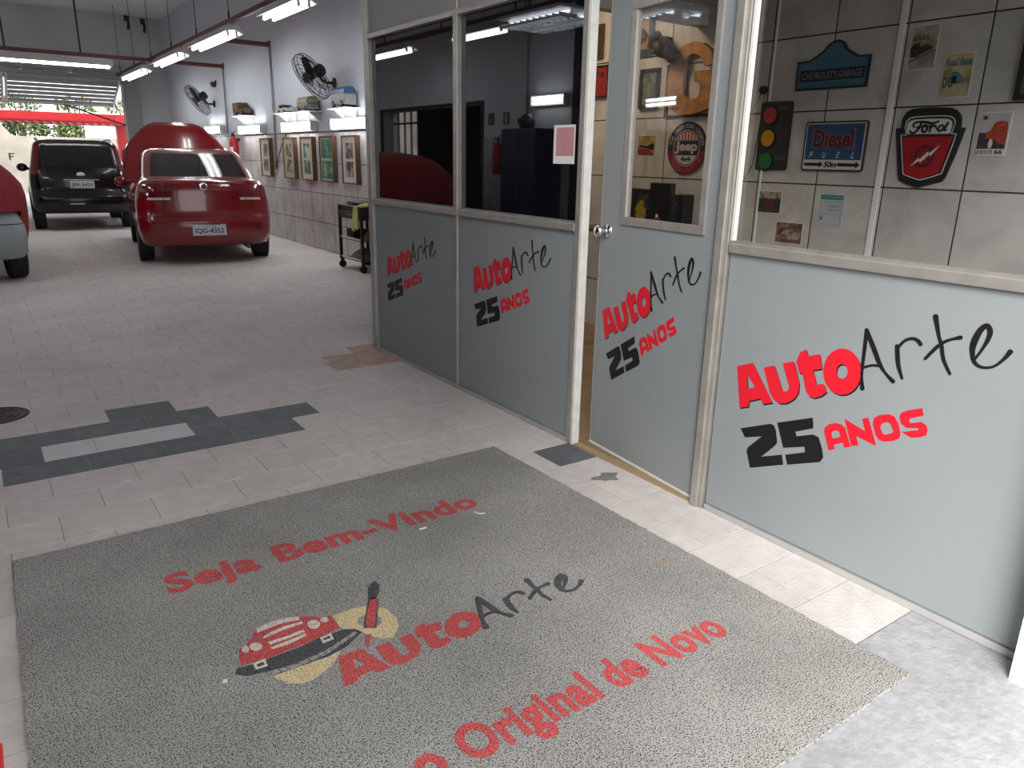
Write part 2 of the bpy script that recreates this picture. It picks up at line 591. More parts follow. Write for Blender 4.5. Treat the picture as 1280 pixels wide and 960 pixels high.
for (k, x, a, b, y0, y1) in cells:
    dz = random.uniform(-0.0008, 0.0)
    dk = any(k == q[0] and abs(x - q[1]) < 0.02 for q in dark_cells)
    covered = a > MAT_X0 + 0.02 and b < MAT_X1 - 0.02 and y0 > MAT_Y0 and y1 < MAT_Y1 - 0.01
    if k == 13 and abs(x - 0.09) < 0.02:           # short and long white pavers
        put_paver(0.09, 0.33, y0, y1, M['paver_white'], dz); continue
    if k == 13 and abs(x - 0.45) < 0.02:
        put_paver(0.33, 0.81, y0, y1, M['paver_white'], dz); continue
    if k == 7 and a > 2.2:                          # slate paver at the door threshold
        put_paver(a, b, y0, y1, M['paver_dark'], dz); continue
    if dk:
        put_paver(a, b, y0, y1, M['paver_dark'], dz); continue
    lim = 2.55 if y0 < 5.4 else XP * (y0 + 0.2) / 5.4 + 0.1
    if not covered and -0.42 < b and a < lim and y0 < 9.1 and n_single < 285 and not (20 <= k <= 20 and a < -0.3):
        put_paver(a, b, y0, y1, M['paver'], dz)
        n_single += 1
    else:
        me, vs, fs = paver_mesh(b - a, y1 - y0)
        field.add([(q[0] + (a + b) / 2, q[1] + (y0 + y1) / 2, q[2] + dz) for q in vs], fs)
pf = field.build('paver_field', M['paver'], floor, fix=False)
pf['kind'] = 'stuff'

apron = MB().box(-6, 9, -2.5, ROW0 - 0.003, -0.14, -0.002).build('floor_apron', M['concrete'])
tag(apron, 'pale trowelled concrete apron at the entrance', None, None, 'structure')
street = MB().box(-40, 40, -40, -2.5, -0.3, -0.12).build('floor_street', mat('asphalt', (0.16, 0.16, 0.16), 0.9, var=0.2), None)
tag(street, 'grey asphalt street outside the entrance', None, None, 'structure')
office_floor = MB().box(XP + 0.035, XW, 0.72, 5.40, -0.005, 0.012).build('floor_office', mat('office_floor', (0.24, 0.16, 0.09), 0.5, var=0.2, scale=6))
tag(office_floor, None, None, None, 'structure')

# ------------------------------------------------------------------ ceiling and walls
struct('ceiling', MB().box(XL - 0.2, XW + 0.2, 0.5, YB + 0.3, ZC, ZC + 0.2), M['ceil'])
wr = MB().box(XW, XW + 0.2, 0.4, YB + 0.3, -0.1, ZC).build('wall_right', M['wall'])
tag(wr, None, None, None, 'structure')
TZ0, TS, TY0, TYS = -0.02, 0.4655, 2.124, 0.468
jb = MB().box(XW - 0.0085, XW + 0.01, 0.72, 5.4, 0.0, 2.99).box(XW - 0.0085, XW + 0.01, 5.4, YB, 0.0, 1.842)
jb.build('tile_bed', M['joint'], wr)
tile_cache = {}
def put_tile(y0, y1, z0, z1):
    g = 0.0045
    hy, hz, b = (y1 - y0) / 2 - (g if y0 < 5.4 else 0.007), (z1 - z0) / 2 - g, 0.0008
    key = (round(hy, 3), round(hz, 3))
    if key not in tile_cache:
        mb = MB()
        fr = -0.010
        vs = [(0, -hy, -hz), (0, hy, -hz), (0, hy, hz), (0, -hy, hz),
              (fr + b, -hy, -hz), (fr + b, hy, -hz), (fr + b, hy, hz), (fr + b, -hy, hz),
              (fr, -hy + b, -hz + b), (fr, hy - b, -hz + b), (fr, hy - b, hz - b), (fr, -hy + b, hz - b)]
        mb.add(vs, [(0, 1, 5, 4), (1, 2, 6, 5), (2, 3, 7, 6), (3, 0, 4, 7), (4, 5, 9, 8), (5, 6, 10, 9), (6, 7, 11, 10), (7, 4, 8, 11), (8, 9, 10, 11)])
        me = bpy.data.meshes.new('tile')
        me.from_pydata(mb.v, [], mb.f)
        bm = bmesh.new(); bm.from_mesh(me); bmesh.ops.recalc_face_normals(bm, faces=bm.faces[:]); bm.to_mesh(me); bm.free()
        me.materials.append(M['tile'])
        tile_cache[key] = me
    o = bpy.data.objects.new('tile', tile_cache[key])
    COL.objects.link(o)
    o.location = (XW, (y0 + y1) / 2, (z0 + z1) / 2)
    o.parent = wr
for i in range(-4, 44):
    y0 = TY0 + i * TYS
    y1 = y0 + TYS
    if y1 < 0.75 or y0 > YB: continue
    for j in range(0, 7):
        z0 = max(TZ0 + j * TS, 0.0); z1 = TZ0 + (j + 1) * TS
        if j < 4 or (y1 < 5.5 and j < 6):
            a, b = max(y0, 0.73), min(y1, YB)
            if b > 5.4 and j >= 4: b = 5.4
            if b - a > 0.04:
                put_tile(a, b, z0, z1)
# painted band line and dado cap
MB().box(XW - 0.016, XW + 0.005, 5.45, YB, 1.845, 1.862).build('dado_cap', mat('dado_grey', (0.16, 0.16, 0.165), 0.6), wr)

# left wall with the doorway that shows in the dark glass
wl = MB()
wl.box(XL - 0.25, XL, 9.1, 11.55, -0.1, ZC).box(XL - 0.25, XL, 15.5, YB + 0.3, -0.1, ZC).box(XL - 0.25, XL, 11.55, 15.5, 2.41, ZC)
wlo = wl.build('wall_left', M['wall'])
tag(wlo, None, None, None, 'structure')
MB().box(XL, XL + 0.012, 9.1, 11.5, 0.0, 1.842).box(XL, XL + 0.012, 15.55, YB, 0.0, 1.842).build('tile_dado', M['tile'], wlo)
MB().box(XL - 0.02, XL + 0.02, 11.48, 11.55, 0, 2.46).box(XL - 0.02, XL + 0.02, 15.5, 15.57, 0, 2.46).box(XL - 0.02, XL + 0.02, 11.55, 15.5, 2.41, 2.46).build('door_frame', mat('door_frame_dark', (0.02, 0.018, 0.018), 0.6), wlo)
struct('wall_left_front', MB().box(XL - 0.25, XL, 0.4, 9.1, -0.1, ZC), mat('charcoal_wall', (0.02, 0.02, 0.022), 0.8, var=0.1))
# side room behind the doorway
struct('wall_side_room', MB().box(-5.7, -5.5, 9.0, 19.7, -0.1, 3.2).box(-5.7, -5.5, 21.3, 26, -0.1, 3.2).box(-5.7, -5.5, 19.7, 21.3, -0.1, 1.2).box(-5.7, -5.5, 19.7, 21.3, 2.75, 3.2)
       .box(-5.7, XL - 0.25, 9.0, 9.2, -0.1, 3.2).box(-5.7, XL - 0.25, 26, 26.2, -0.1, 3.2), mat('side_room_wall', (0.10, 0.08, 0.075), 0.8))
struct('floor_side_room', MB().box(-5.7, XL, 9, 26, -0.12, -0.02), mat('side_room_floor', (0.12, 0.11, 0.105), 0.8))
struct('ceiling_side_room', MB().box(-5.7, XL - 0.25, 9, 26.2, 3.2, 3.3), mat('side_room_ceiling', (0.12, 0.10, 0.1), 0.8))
wn = MB()
for q in range(5):
    wn.box(-5.53, -5.49, 19.7 + q * 0.4 - 0.03, 19.7 + q * 0.4 + 0.03, 1.2, 2.75)
wn.box(-5.53, -5.49, 19.7, 21.3, 2.4, 2.45).box(-5.53, -5.49, 19.7, 21.3, 1.2, 1.25)
tag(wn.build('window_1', M['frame_black']), 'dark barred window far inside the side room', None, None, 'structure')

# back wall with the vehicle opening
struct('wall_back', MB().box(3.95, XW + 0.2, YB, YB + 0.25, -0.1, ZC).box(XL - 0.25, 3.95, YB, YB + 0.25, 3.16, ZC - 0.001).box(XL - 0.25, -1.9, YB, YB + 0.25, -0.1, 3.16), M['wall_grey'])
struct('column_back', MB().box(3.56, 3.95, YB - 0.12, YB + 0.3, -0.05, 3.45), mat('column_paint', (0.30, 0.31, 0.29), 0.8))
tag(bpy.data.objects['column_back'], 'pale grey column beside the rear opening')

# ------------------------------------------------------------------ office shell: glazed partition
part = thing('wall_partition', 'grey panelled office partition with aluminium frame', None, (0, 0, 0), kind='structure')
PX0, PX1 = XP, XP + 0.035
for (ya, yb) in ((4.19, 5.40), (2.985, 4.14), (0.70, 2.0)):
    box('lower_panel', PX0, PX1, ya, yb, 0.03, 1.155, M['panel'], part)
    box('base_rail', XP - 0.012, PX1 + 0.01, ya, yb, 0.0, 0.026, mat('dull_rail', (0.42, 0.41, 0.40), 0.45, 0.3), part, 0.003)
    sr = box('sill_rail', XP - 0.022, PX1 + 0.02, ya, yb, 1.152, 1.19, M['alu'], part, 0.004)
    box('glazing_bead', XP - 0.012, XP + 0.005, ya, yb, 1.19, 1.202, M['alu'], sr)
for (ya, yb) in ((4.19, 5.40), (2.985, 4.14)):
    box('dark_pane', XP + 0.012, XP + 0.02, ya - 0.01, yb + 0.01, 1.185, 2.31, M['tint'], part)
    box('top_rail', XP - 0.022, PX1 + 0.02, ya, yb, 2.305, 2.342, M['alu'], part, 0.004)
    box('upper_panel', PX0, PX1, ya, yb, 2.34, 3.0, M['panel_up'], part)
box('clear_pane', XP + 0.012, XP + 0.018, 0.70, 2.0, 1.185, 2.97, M['glass'], part)
# posts
def post(ya, yb, z0=0.0, z1=3.0, m='alu', dx=0.022, name='post'):
    return box(name, XP - dx, XP + 0.030, ya, yb, z0, z1, M[m], part, 0.004)
post(5.39, 5.445)
box('corner_post', XP - 0.012, PX1 + 0.03, 5.44, 5.49, 0, 3.0, M['alu'], part, 0.004)
post(4.142, 4.19, 1.15, 2.34)
post(4.150, 4.178, 0.0, 1.15, dx=0.016)
post(4.150, 4.178, 2.34, 3.0, dx=0.016)
post(2.945, 2.985, dx=0.018)
box('door_jamb', XP - 0.014, XP + 0.034, 2.932, 2.947, 0, 2.35, M['alu_white'], part, 0.002)
post(2.028, 2.068, dx=0.03, name='door_jamb')
post(2.008, 2.030, dx=0.018)
pb = box('glazing_bead', XP - 0.010, XP + 0.012, 1.990, 2.003, 1.19, 3.0, M['alu_white'], part)
box('door_head', XP - 0.03, PX1 + 0.02, 2.03, 2.94, 2.33, 2.37, M['alu'], part, 0.004)
box('transom_panel', PX0, PX1, 2.06, 2.9, 2.37, 3.0, M['panel_up'], part)
box('door_threshold', XP - 0.01, XP + 0.14, 2.06, 2.92, -0.004, 0.010, mat('tan_threshold', (0.34, 0.24, 0.14), 0.7), part)

# unseen walls added left of the entrance to block sky and sun
struct('wall_blocker_front', MB().box(XL - 0.2, -0.8, 1.2, 1.4, -0.02, ZC), M['wall_grey'])
struct('wall_blocker_left', MB().box(-1.0, -0.8, -0.75, 1.2, -0.02, ZC), M['wall_grey'])  # added out of view; its length limits how far the sun reaches
# office end wall, front glazing, ceiling
struct('wall_office_end', MB().box(XP + 0.06, XW, 5.40, 5.44, 0, 3.0), M['panel'])
struct('ceiling_office', MB().box(XP + 0.036, XW, 0.72, 5.40, 3.0, 3.04).box(XP + 0.036, XW, 0.72, 4.22, 2.60, 2.64).box(XP + 0.036, XW, 4.12, 4.22, 2.47, 2.60), mat('office_ceiling', (0.52, 0.51, 0.50), 0.8))
fw = thing('wall_office_front', 'glazed front wall of the office', None, kind='structure')
box('lower_panel', 2.54, XW, 0.66, 0.70, 0.0, 0.4, M['panel'], fw)
box('clear_pane', 2.54, XW, 0.675, 0.682, 0.4, 2.6, M['glass'], fw)
box('header', 2.54, XW, 0.66, 0.70, 2.6, 3.05, M['panel_up'], fw)
box('mullion', 3.58, 3.62, 0.65, 0.71, 0.4, 2.6, M['alu'], fw)
entrance_post = MB().box(2.385, 2.53, 0.30, 0.69, -0.02, 3.06).build('column_entrance', mat('bright_white_paint', (0.85, 0.85, 0.84), 0.6))
tag(entrance_post, 'bright white column at the right edge of the entrance', None, None, 'structure')

# door leaf, ajar
DA = -math.atan2(0.082, 0.85)
door = thing('door_1', 'grey door with a glazed upper half standing slightly ajar', None, (XP + 0.004, 2.064, 0), DA, kind='structure')
DW = 0.835
leaf = MB().box(0, 0.035, 0.0, DW, 0.02, 1.205).box(0, 0.035, 0, 0.098, 1.205, 2.32).box(0, 0.035, 0.67, DW, 1.205, 2.32).box(0, 0.035, 0.098, 0.67, 2.19, 2.32)
leaf.build('leaf', M['panel'], door)
box('edge_strip', -0.003, 0.038, DW, DW + 0.006, 0.02, 2.32, M['alu'], door)
box('bottom_strip', -0.004, 0.039, 0, DW + 0.006, 0.012, 0.024, M['alu_white'], door)
wf = thing('window_frame', None, None); wf.parent = door
for b_ in ((0.095, 0.675, 1.205, 1.243), (0.095, 0.675, 2.155, 2.195)):
    box('frame_bar', -0.010, 0.022, b_[0], b_[1], b_[2], b_[3], M['alu'], wf, 0.003)
for b_ in ((0.095, 0.130), (0.635, 0.675)):
    box('frame_bar', -0.010, 0.022, b_[0], b_[1], 1.243, 2.155, M['alu'], wf, 0.003)
box('clear_pane', 0.002, 0.008, 0.13, 0.635, 1.24, 2.16, M['glass'], door)
kn = MB()
Rk = Matrix.Translation((0, 0.775, 1.165)) @ Matrix.Rotation(-pi / 2, 4, 'Y')
kn.lathe([(0.0, -0.002), (0.036, 0.0), (0.036, 0.006), (0.028, 0.012), (0.012, 0.014), (0.011, 0.035), (0.020, 0.042), (0.028, 0.052), (0.029, 0.064), (0.024, 0.074), (0.012, 0.079), (0.0, 0.080)], 24, Rk)
kn.build('knob', M['chrome'], door, smooth=True)

# vinyl lettering on the panels
GL = {"red":[[[[-0.0086,0.6912],[0.068,0.7224],[0.1811,0.5833],[0.1368,0.5651],[0.123,0.5853],[0.069,0.5588],[0.0701,0.5358],[0.0268,0.5175]],[[0.0436,0.6722],[0.0911,0.6259],[0.057,0.6077]]],[[[0.1211,0.7147],[0.1687,0.736],[0.2191,0.644],[0.2316,0.6429],[0.2452,0.6537],[0.2462,0.6676],[0.2046,0.7526],[0.2518,0.7717],[0.287,0.6945],[0.2896,0.6573],[0.2763,0.6265],[0.2442,0.5983],[0.2146,0.5899],[0.1818,0.6004],[0.1627,0.6233]]],[[[0.2708,0.8026],[0.2749,0.8141],[0.2986,0.8298],[0.308,0.8057],[0.356,0.8243],[0.3726,0.7712],[0.3381,0.7577],[0.3603,0.7054],[0.3894,0.7166],[0.4049,0.6883],[0.3859,0.6674],[0.36,0.6523],[0.3368,0.654],[0.3198,0.6708],[0.2957,0.7341],[0.2812,0.7333],[0.2633,0.7744]]],[[[0.5251,0.797],[0.5264,0.7781],[0.5242,0.7592],[0.5185,0.7412],[0.5095,0.7249],[0.4978,0.7113],[0.4837,0.7009],[0.468,0.6944],[0.4514,0.6922],[0.4348,0.6943],[0.4191,0.7009],[0.4051,0.7116],[0.3936,0.7258],[0.3851,0.7428],[0.3802,0.7617],[0.3791,0.7814],[0.3818,0.801],[0.3882,0.8194],[0.3979,0.8356],[0.4103,0.8489],[0.4249,0.8586],[0.4407,0.8642],[0.4571,0.8656],[0.4732,0.8627],[0.4882,0.8557],[0.5014,0.8451],[0.5123,0.8313],[0.5203,0.815]],[[0.4754,0.7859],[0.4757,0.7774],[0.4738,0.7692],[0.47,0.7621],[0.4645,0.7567],[0.4579,0.7537],[0.4509,0.7533],[0.4442,0.7556],[0.4383,0.7603],[0.4339,0.7671],[0.4315,0.7752],[0.4313,0.7838],[0.4332,0.7921],[0.4372,0.7992],[0.4427,0.8045],[0.4493,0.8074],[0.4563,0.8076],[0.463,0.8053],[0.4687,0.8005],[0.473,0.7938]]]],"num":[[[[0.0432,0.4307],[0.1842,0.4943],[0.2004,0.4924],[0.2126,0.4734],[0.2257,0.426],[0.2156,0.4082],[0.16,0.3423],[0.2538,0.3836],[0.2658,0.3445],[0.1122,0.2754],[0.0858,0.3436],[0.0904,0.3603],[0.1512,0.4295],[0.0702,0.3986]]],[[[0.2139,0.508],[0.3634,0.5743],[0.3691,0.5554],[0.3725,0.5337],[0.2987,0.4961],[0.3071,0.4798],[0.3762,0.5097],[0.3997,0.5053],[0.4197,0.4683],[0.4307,0.4338],[0.4201,0.4108],[0.2835,0.3508],[0.2687,0.3887],[0.3525,0.4278],[0.3474,0.4495],[0.2556,0.4141]]]],"anos":[[[[0.4191,0.5332],[0.4183,0.5491],[0.4345,0.5701],[0.4601,0.5822],[0.4815,0.5835],[0.499,0.5743],[0.5305,0.511],[0.5069,0.4988],[0.4987,0.5162],[0.4653,0.4972],[0.4722,0.4817],[0.4478,0.4681]],[[0.4476,0.5396],[0.4544,0.5486],[0.4671,0.5548],[0.4783,0.553],[0.4864,0.536],[0.4563,0.5194]]],[[[0.4908,0.6084],[0.5327,0.5143],[0.5594,0.5258],[0.5448,0.5575],[0.6242,0.545],[0.5788,0.6388],[0.5565,0.6278],[0.5751,0.5857]]],[[[0.5987,0.6195],[0.5989,0.6434],[0.6139,0.6586],[0.649,0.6731],[0.6693,0.6704],[0.6875,0.6468],[0.7001,0.6157],[0.6988,0.5977],[0.6815,0.5832],[0.6494,0.5697],[0.6318,0.5699],[0.615,0.5825]],[[0.6269,0.6163],[0.6301,0.6321],[0.6483,0.6436],[0.6606,0.6385],[0.6736,0.6191],[0.6713,0.6095],[0.6505,0.5969],[0.6391,0.5962]]],[[[0.7553,0.7259],[0.7649,0.7017],[0.7232,0.6796],[0.7192,0.6709],[0.7261,0.6632],[0.7612,0.678],[0.7782,0.6719],[0.7865,0.6547],[0.7844,0.637],[0.7655,0.6235],[0.7377,0.6127],[0.7027,0.6236],[0.7384,0.6395],[0.7561,0.6462],[0.7564,0.6537],[0.7159,0.6428],[0.6949,0.652],[0.6853,0.6752],[0.6909,0.6913],[0.7106,0.7045]]]],"arte":[[[[0.5214,0.948,0.0071],[0.5244,0.8768,0.0067],[0.5271,0.8134,0.0056],[0.5313,0.7732,0.0051],[0.5394,0.7386,0.008]],[[0.5214,0.948,0.0071],[0.5575,0.8898,0.0082],[0.5896,0.8369,0.0072],[0.614,0.8113,0.0049],[0.6429,0.7911,0.0076]],[[0.529,0.8127,0.005],[0.5591,0.828,0.0044],[0.5873,0.8335,0.0049]]],[[[0.6369,0.9136,0.008],[0.6505,0.8541,0.0075],[0.6721,0.8087,0.0043]],[[0.6407,0.9105,0.0048],[0.6589,0.9381,0.0048],[0.6836,0.9509,0.0052],[0.7028,0.9472,0.0058],[0.7125,0.9368,0.0063]]],[[[0.7437,1.0361,0.0086],[0.7645,0.977,0.0056],[0.7783,0.9481,0.0061],[0.793,0.9035,0.0057],[0.8205,0.8621,0.0046]],[[0.736,0.8932,0.0047],[0.7642,0.9371,0.0057],[0.7852,0.9601,0.0051],[0.8074,0.9742,0.0045],[0.8308,0.9842,0.0069]]],[[[0.8857,0.9274,0.0039],[0.9003,0.9614,0.0043],[0.9111,0.9965,0.0068],[0.9118,1.0217,0.0077],[0.8991,1.0357,0.0077],[0.883,1.016,0.0088],[0.8724,0.9732,0.0099],[0.8743,0.9429,0.0074],[0.8867,0.9147,0.006],[0.911,0.905,0.0044],[0.9413,0.9147,0.0039],[0.9651,0.943,0.0048],[0.978,0.9698,0.0076]]]]}
def vinyl_logo(label, aff, base, rot=None):
    """aff maps traced lettering to the panel; base(u, v, d) gives the point"""
    a, b, c = aff
    T = lambda q: (a[0] * q[0] + b[0] * q[1] + c[0], a[1] * q[0] + b[1] * q[1] + c[1])
    t = thing('vinyl_lettering', label, 'lettering', group='red and black vinyl lettering on the grey panels')
    sc = (abs(a[0]) + abs(b[1])) / 2
    for g in GL['red']:
        mb = MB().prism([[(T(q)[0] + 0.0045 * sc, T(q)[1] - 0.0045 * sc) for q in l] for l in g], base, 0.0003, 0.0008)
        mb.build('letter_shadow', M['black_vinyl'], t)
        MB().prism([[T(q) for q in l] for l in g], base, 0.0008, 0.0014).build('letter', M['red_vinyl'], t)
    for g in GL['num']:
        MB().prism([[T(q) for q in l] for l in g], base, 0.0003, 0.001).build('numeral', M['black_vinyl'], t)
    for g in GL['anos']:
        MB().prism([[T(q) for q in l] for l in g], base, 0.0003, 0.001).build('letter', M['red_vinyl'], t)
    for g in GL['arte']:
        mb = MB()
        for s_ in g:
            mb.stroke([(*T(q), q[2] * sc) for q in s_], base, 0.0003, 0.0016)
        mb.build('brush_letter', M['black_vinyl'], t)
    return t
vinyl_logo('large red and black vinyl lettering on the panel nearest the entrance', [(1, 0), (0, 1), (0, 0)], on_panel)
vinyl_logo('small red and black vinyl lettering on the farthest panel, below the left dark pane', [[0.6981,-0.0844],[0.211,0.774],[-3.4455,0.2289]], on_panel)
vinyl_logo('red and black vinyl lettering on the panel just left of the door', [[0.7607,-0.0957],[0.1065,0.8615],[-2.1442,0.2446]], on_panel)
vl = vinyl_logo('red and black vinyl lettering on the door leaf under its window', [[0.7108,0.0528],[-0.053,0.8528],[-0.9011,0.1683]], lambda u, v, d: (-d, 1.9 - u - 2.064 + 0.005, v))
vl.location = door.location
vl.rotation_euler = door.rotation_euler

# sheet stuck on the dark pane (its printed code is left out)
sh = thing('notice_sheet', 'white sheet with a faded pink square stuck on the right dark pane', 'notice')
on_glass = lambda u, v, d: (XP + 0.012 - d, u, v)
MB().prism([rect(3.043, 3.217, 1.482, 1.672)], on_glass, 0.0004, 0.0014).build('sheet', M['paper'], sh)
MB().prism([rect(3.052, 3.195, 1.520, 1.660)], on_glass, 0.0014, 0.0017).build('printed_square', mat('faded_pink_print', (0.55, 0.26, 0.28), 0.7, var=0.15, scale=60), sh)

# ------------------------------------------------------------------ doormat
dm = thing('entrance_mat', 'large grey looped vinyl entrance mat with red lettering and car emblem', 'doormat', (0, 0, 0))
MT = 0.012
mm = MB()
nx, ny = 60, 60
random.seed(11)
lp = []
def edge(p, q, n):
    for i in range(n):
        t = i / n
        lp.append((p[0] + (q[0] - p[0]) * t + random.uniform(-0.003, 0.003), p[1] + (q[1] - p[1]) * t + random.uniform(-0.003, 0.003)))
edge((-0.112, 0.862), (2.135, 0.866), 80); edge((2.135, 0.866), (2.100, 3.118), 80); edge((2.100, 3.118), (-0.088, 3.112), 80); edge((-0.088, 3.112), (-0.112, 0.862), 80)
on_mat = lambda u, v, d: (u, v, d)
mm.prism([lp], on_mat, 0.0, MT)
mm.build('mat_base', M['mat_grey'], dm)
D0, D1 = MT - 0.002, MT + 0.0012
def line(text, u0, u1, v0, v1, name='letter_line'):
    # embroidered line: thin solid letters
    v, f, (a, b, c, e) = glyphs(text, 0.04, 0.0, 1.06)
    mb = MB().add([(u0 + (q[0] - a) / (b - a) * (u1 - u0), v0 + (q[1] - 0.0) / 0.72 * (v1 - v0), D1) for q in v], f)
    o = mb.build(name, M['mat_red'], dm, fix=False)
    return o
line('Seja Bem-Vindo', 0.352, 1.652, 2.556, 2.690)
line('Original de Novo', 0.828, 1.838, 1.314, 1.440)
MB().prism([ell(0.735, 1.355, 0.042, 0.052), ell(0.735, 1.355, 0.015, 0.024, 16)], on_mat, D0, D1).build('letter', M['mat_red'], dm)
a_, b_, c_ = [[0.8149,-0.2836],[0.3943,0.7259],[0.445,1.3964]]
Tm = lambda q: (a_[0] * q[0] + b_[0] * q[1] + c_[0], a_[1] * q[0] + b_[1] * q[1] + c_[1])
for g in GL['red']:
    MB().prism([[Tm(q) for q in l] for l in g], on_mat, D0, D1).build('letter', M['mat_red'], dm)
for g in GL['arte']:
    mb = MB()
    for s_ in g:
        mb.stroke([(*Tm(q), q[2] * 1.45) for q in s_], on_mat, D0, D1 + 0.0004)
    mb.build('brush_letter', M['mat_black'], dm)
EM = {"palette":[[0.777,2.115],[0.848,2.121],[0.897,2.108],[0.946,2.056],[0.953,1.989],[0.936,1.94],[0.897,1.899],[0.869,1.908],[0.833,1.955],[0.814,2.006],[0.774,2.037]],"hole":[[0.904,1.999],[0.896,1.989],[0.886,1.982],[0.873,1.981],[0.86,1.984],[0.849,1.992],[0.839,2.003],[0.834,2.017],[0.833,2.031],[0.836,2.044],[0.843,2.055],[0.854,2.062],[0.867,2.063],[0.88,2.06],[0.892,2.052],[0.901,2.041],[0.907,2.027],[0.908,2.012]],"palette2":[[0.511,1.928],[0.555,1.923],[0.62,1.922],[0.679,1.926],[0.729,1.928],[0.694,1.89],[0.655,1.865],[0.61,1.846],[0.573,1.846],[0.541,1.87]],"red":[[0.451,2.025],[0.458,2.072],[0.468,2.109],[0.498,2.125],[0.515,2.142],[0.541,2.181],[0.587,2.195],[0.647,2.191],[0.683,2.177],[0.74,2.134],[0.775,2.116],[0.77,2.04],[0.699,2.029],[0.588,2.02],[0.53,2.015]],"dark":[[0.423,1.995],[0.436,2.019],[0.479,2.011],[0.529,2.012],[0.625,2.014],[0.709,2.028],[0.779,2.024],[0.813,2.004],[0.823,1.98],[0.753,1.938],[0.686,1.92],[0.602,1.925],[0.515,1.926],[0.503,1.958],[0.452,1.967]],"stripe":[[0.506,1.952],[0.589,1.942],[0.69,1.953],[0.803,1.994],[0.808,1.981],[0.692,1.934],[0.592,1.923],[0.508,1.93]],"w1":[[0.543,2.185],[0.587,2.195],[0.637,2.192],[0.682,2.175],[0.678,2.155],[0.629,2.168],[0.578,2.166],[0.54,2.161]],"w2":[[0.545,2.126],[0.57,2.139],[0.622,2.147],[0.681,2.143],[0.679,2.13],[0.626,2.13],[0.575,2.125],[0.549,2.119]],"w3":[[0.553,2.094],[0.613,2.091],[0.669,2.097],[0.669,2.082],[0.613,2.077],[0.555,2.078]],"w4":[[0.552,2.062],[0.609,2.066],[0.668,2.073],[0.667,2.06],[0.608,2.048],[0.553,2.051]],"l1":[[0.531,2.081],[0.526,2.073],[0.52,2.069],[0.512,2.069],[0.505,2.074],[0.499,2.082],[0.497,2.092],[0.498,2.103],[0.502,2.111],[0.509,2.115],[0.517,2.115],[0.524,2.11],[0.53,2.102],[0.532,2.091]],"l2":[[0.726,2.094],[0.72,2.085],[0.712,2.08],[0.703,2.08],[0.696,2.085],[0.691,2.094],[0.689,2.105],[0.691,2.117],[0.696,2.126],[0.704,2.131],[0.713,2.131],[0.721,2.126],[0.726,2.117],[0.728,2.105]],"l3":[[0.493,2.091],[0.489,2.082],[0.483,2.077],[0.478,2.078],[0.474,2.084],[0.472,2.093],[0.474,2.104],[0.478,2.112],[0.483,2.117],[0.489,2.117],[0.493,2.111],[0.495,2.101]],"l4":[[0.758,2.102],[0.754,2.096],[0.747,2.094],[0.741,2.096],[0.736,2.101],[0.734,2.109],[0.735,2.118],[0.739,2.124],[0.745,2.126],[0.752,2.124],[0.757,2.119],[0.759,2.111]],"b1":[[0.482,2.014],[0.52,2.018],[0.516,1.978],[0.481,1.981]],"b1i":[[0.489,2.004],[0.51,2.006],[0.511,1.99],[0.49,1.989]],"b2":[[0.698,2.025],[0.737,2.028],[0.733,1.993],[0.695,1.991]],"b2i":[[0.705,2.016],[0.728,2.018],[0.727,2.005],[0.704,2.003]],"brush":[[0.928,2.144],[0.948,2.131],[0.929,2.089],[0.868,1.98],[0.844,1.996],[0.869,2.044]],"brushtip":[[0.829,1.958],[0.843,1.948],[0.804,1.891],[0.806,1.913]],"brushtop":[[0.92,2.138],[0.945,2.201],[0.964,2.223],[0.988,2.237],[0.991,2.205],[0.976,2.169],[0.943,2.128]],"brushout":[[0.921,2.143],[0.95,2.124],[0.93,2.082],[0.872,1.973],[0.838,1.995],[0.865,2.047]]}
def inlay(name, loops, m, lift=0.0):
    return MB().prism(loops, on_mat, D0, D1 + lift).build(name, M[m], dm)
inlay('palette', [EM['palette'], EM['hole']], 'mat_cream')
inlay('palette_lower', [EM['palette2']], 'mat_cream')
inlay('emblem_bumper', [EM['dark']], 'mat_black', 0.0004)
inlay('emblem_car_body', [EM['red']], 'mat_red', 0.0003)
inlay('bumper_stripe', [EM['stripe']], 'mat_grey', 0.0008)
for k_ in ('w1', 'w2', 'w3', 'w4', 'l1', 'l2', 'l3', 'l4'):
    inlay('emblem_light' if k_[0] == 'l' else 'emblem_trim', [EM[k_]], 'mat_white', 0.0009)
inlay('emblem_plate', [EM['b1'], EM['b1i']], 'mat_white', 0.0009)
inlay('emblem_plate', [EM['b2'], EM['b2i']], 'mat_white', 0.0009)
inlay('brush_outline', [EM['brushout']], 'mat_black', 0.0010)
inlay('brush_handle', [EM['brush']], 'mat_red', 0.0014)
inlay('brush_point', [EM['brushtip']], 'mat_red', 0.0010)
inlay('brush_tip', [EM['brushtop']], 'mat_black', 0.0014)

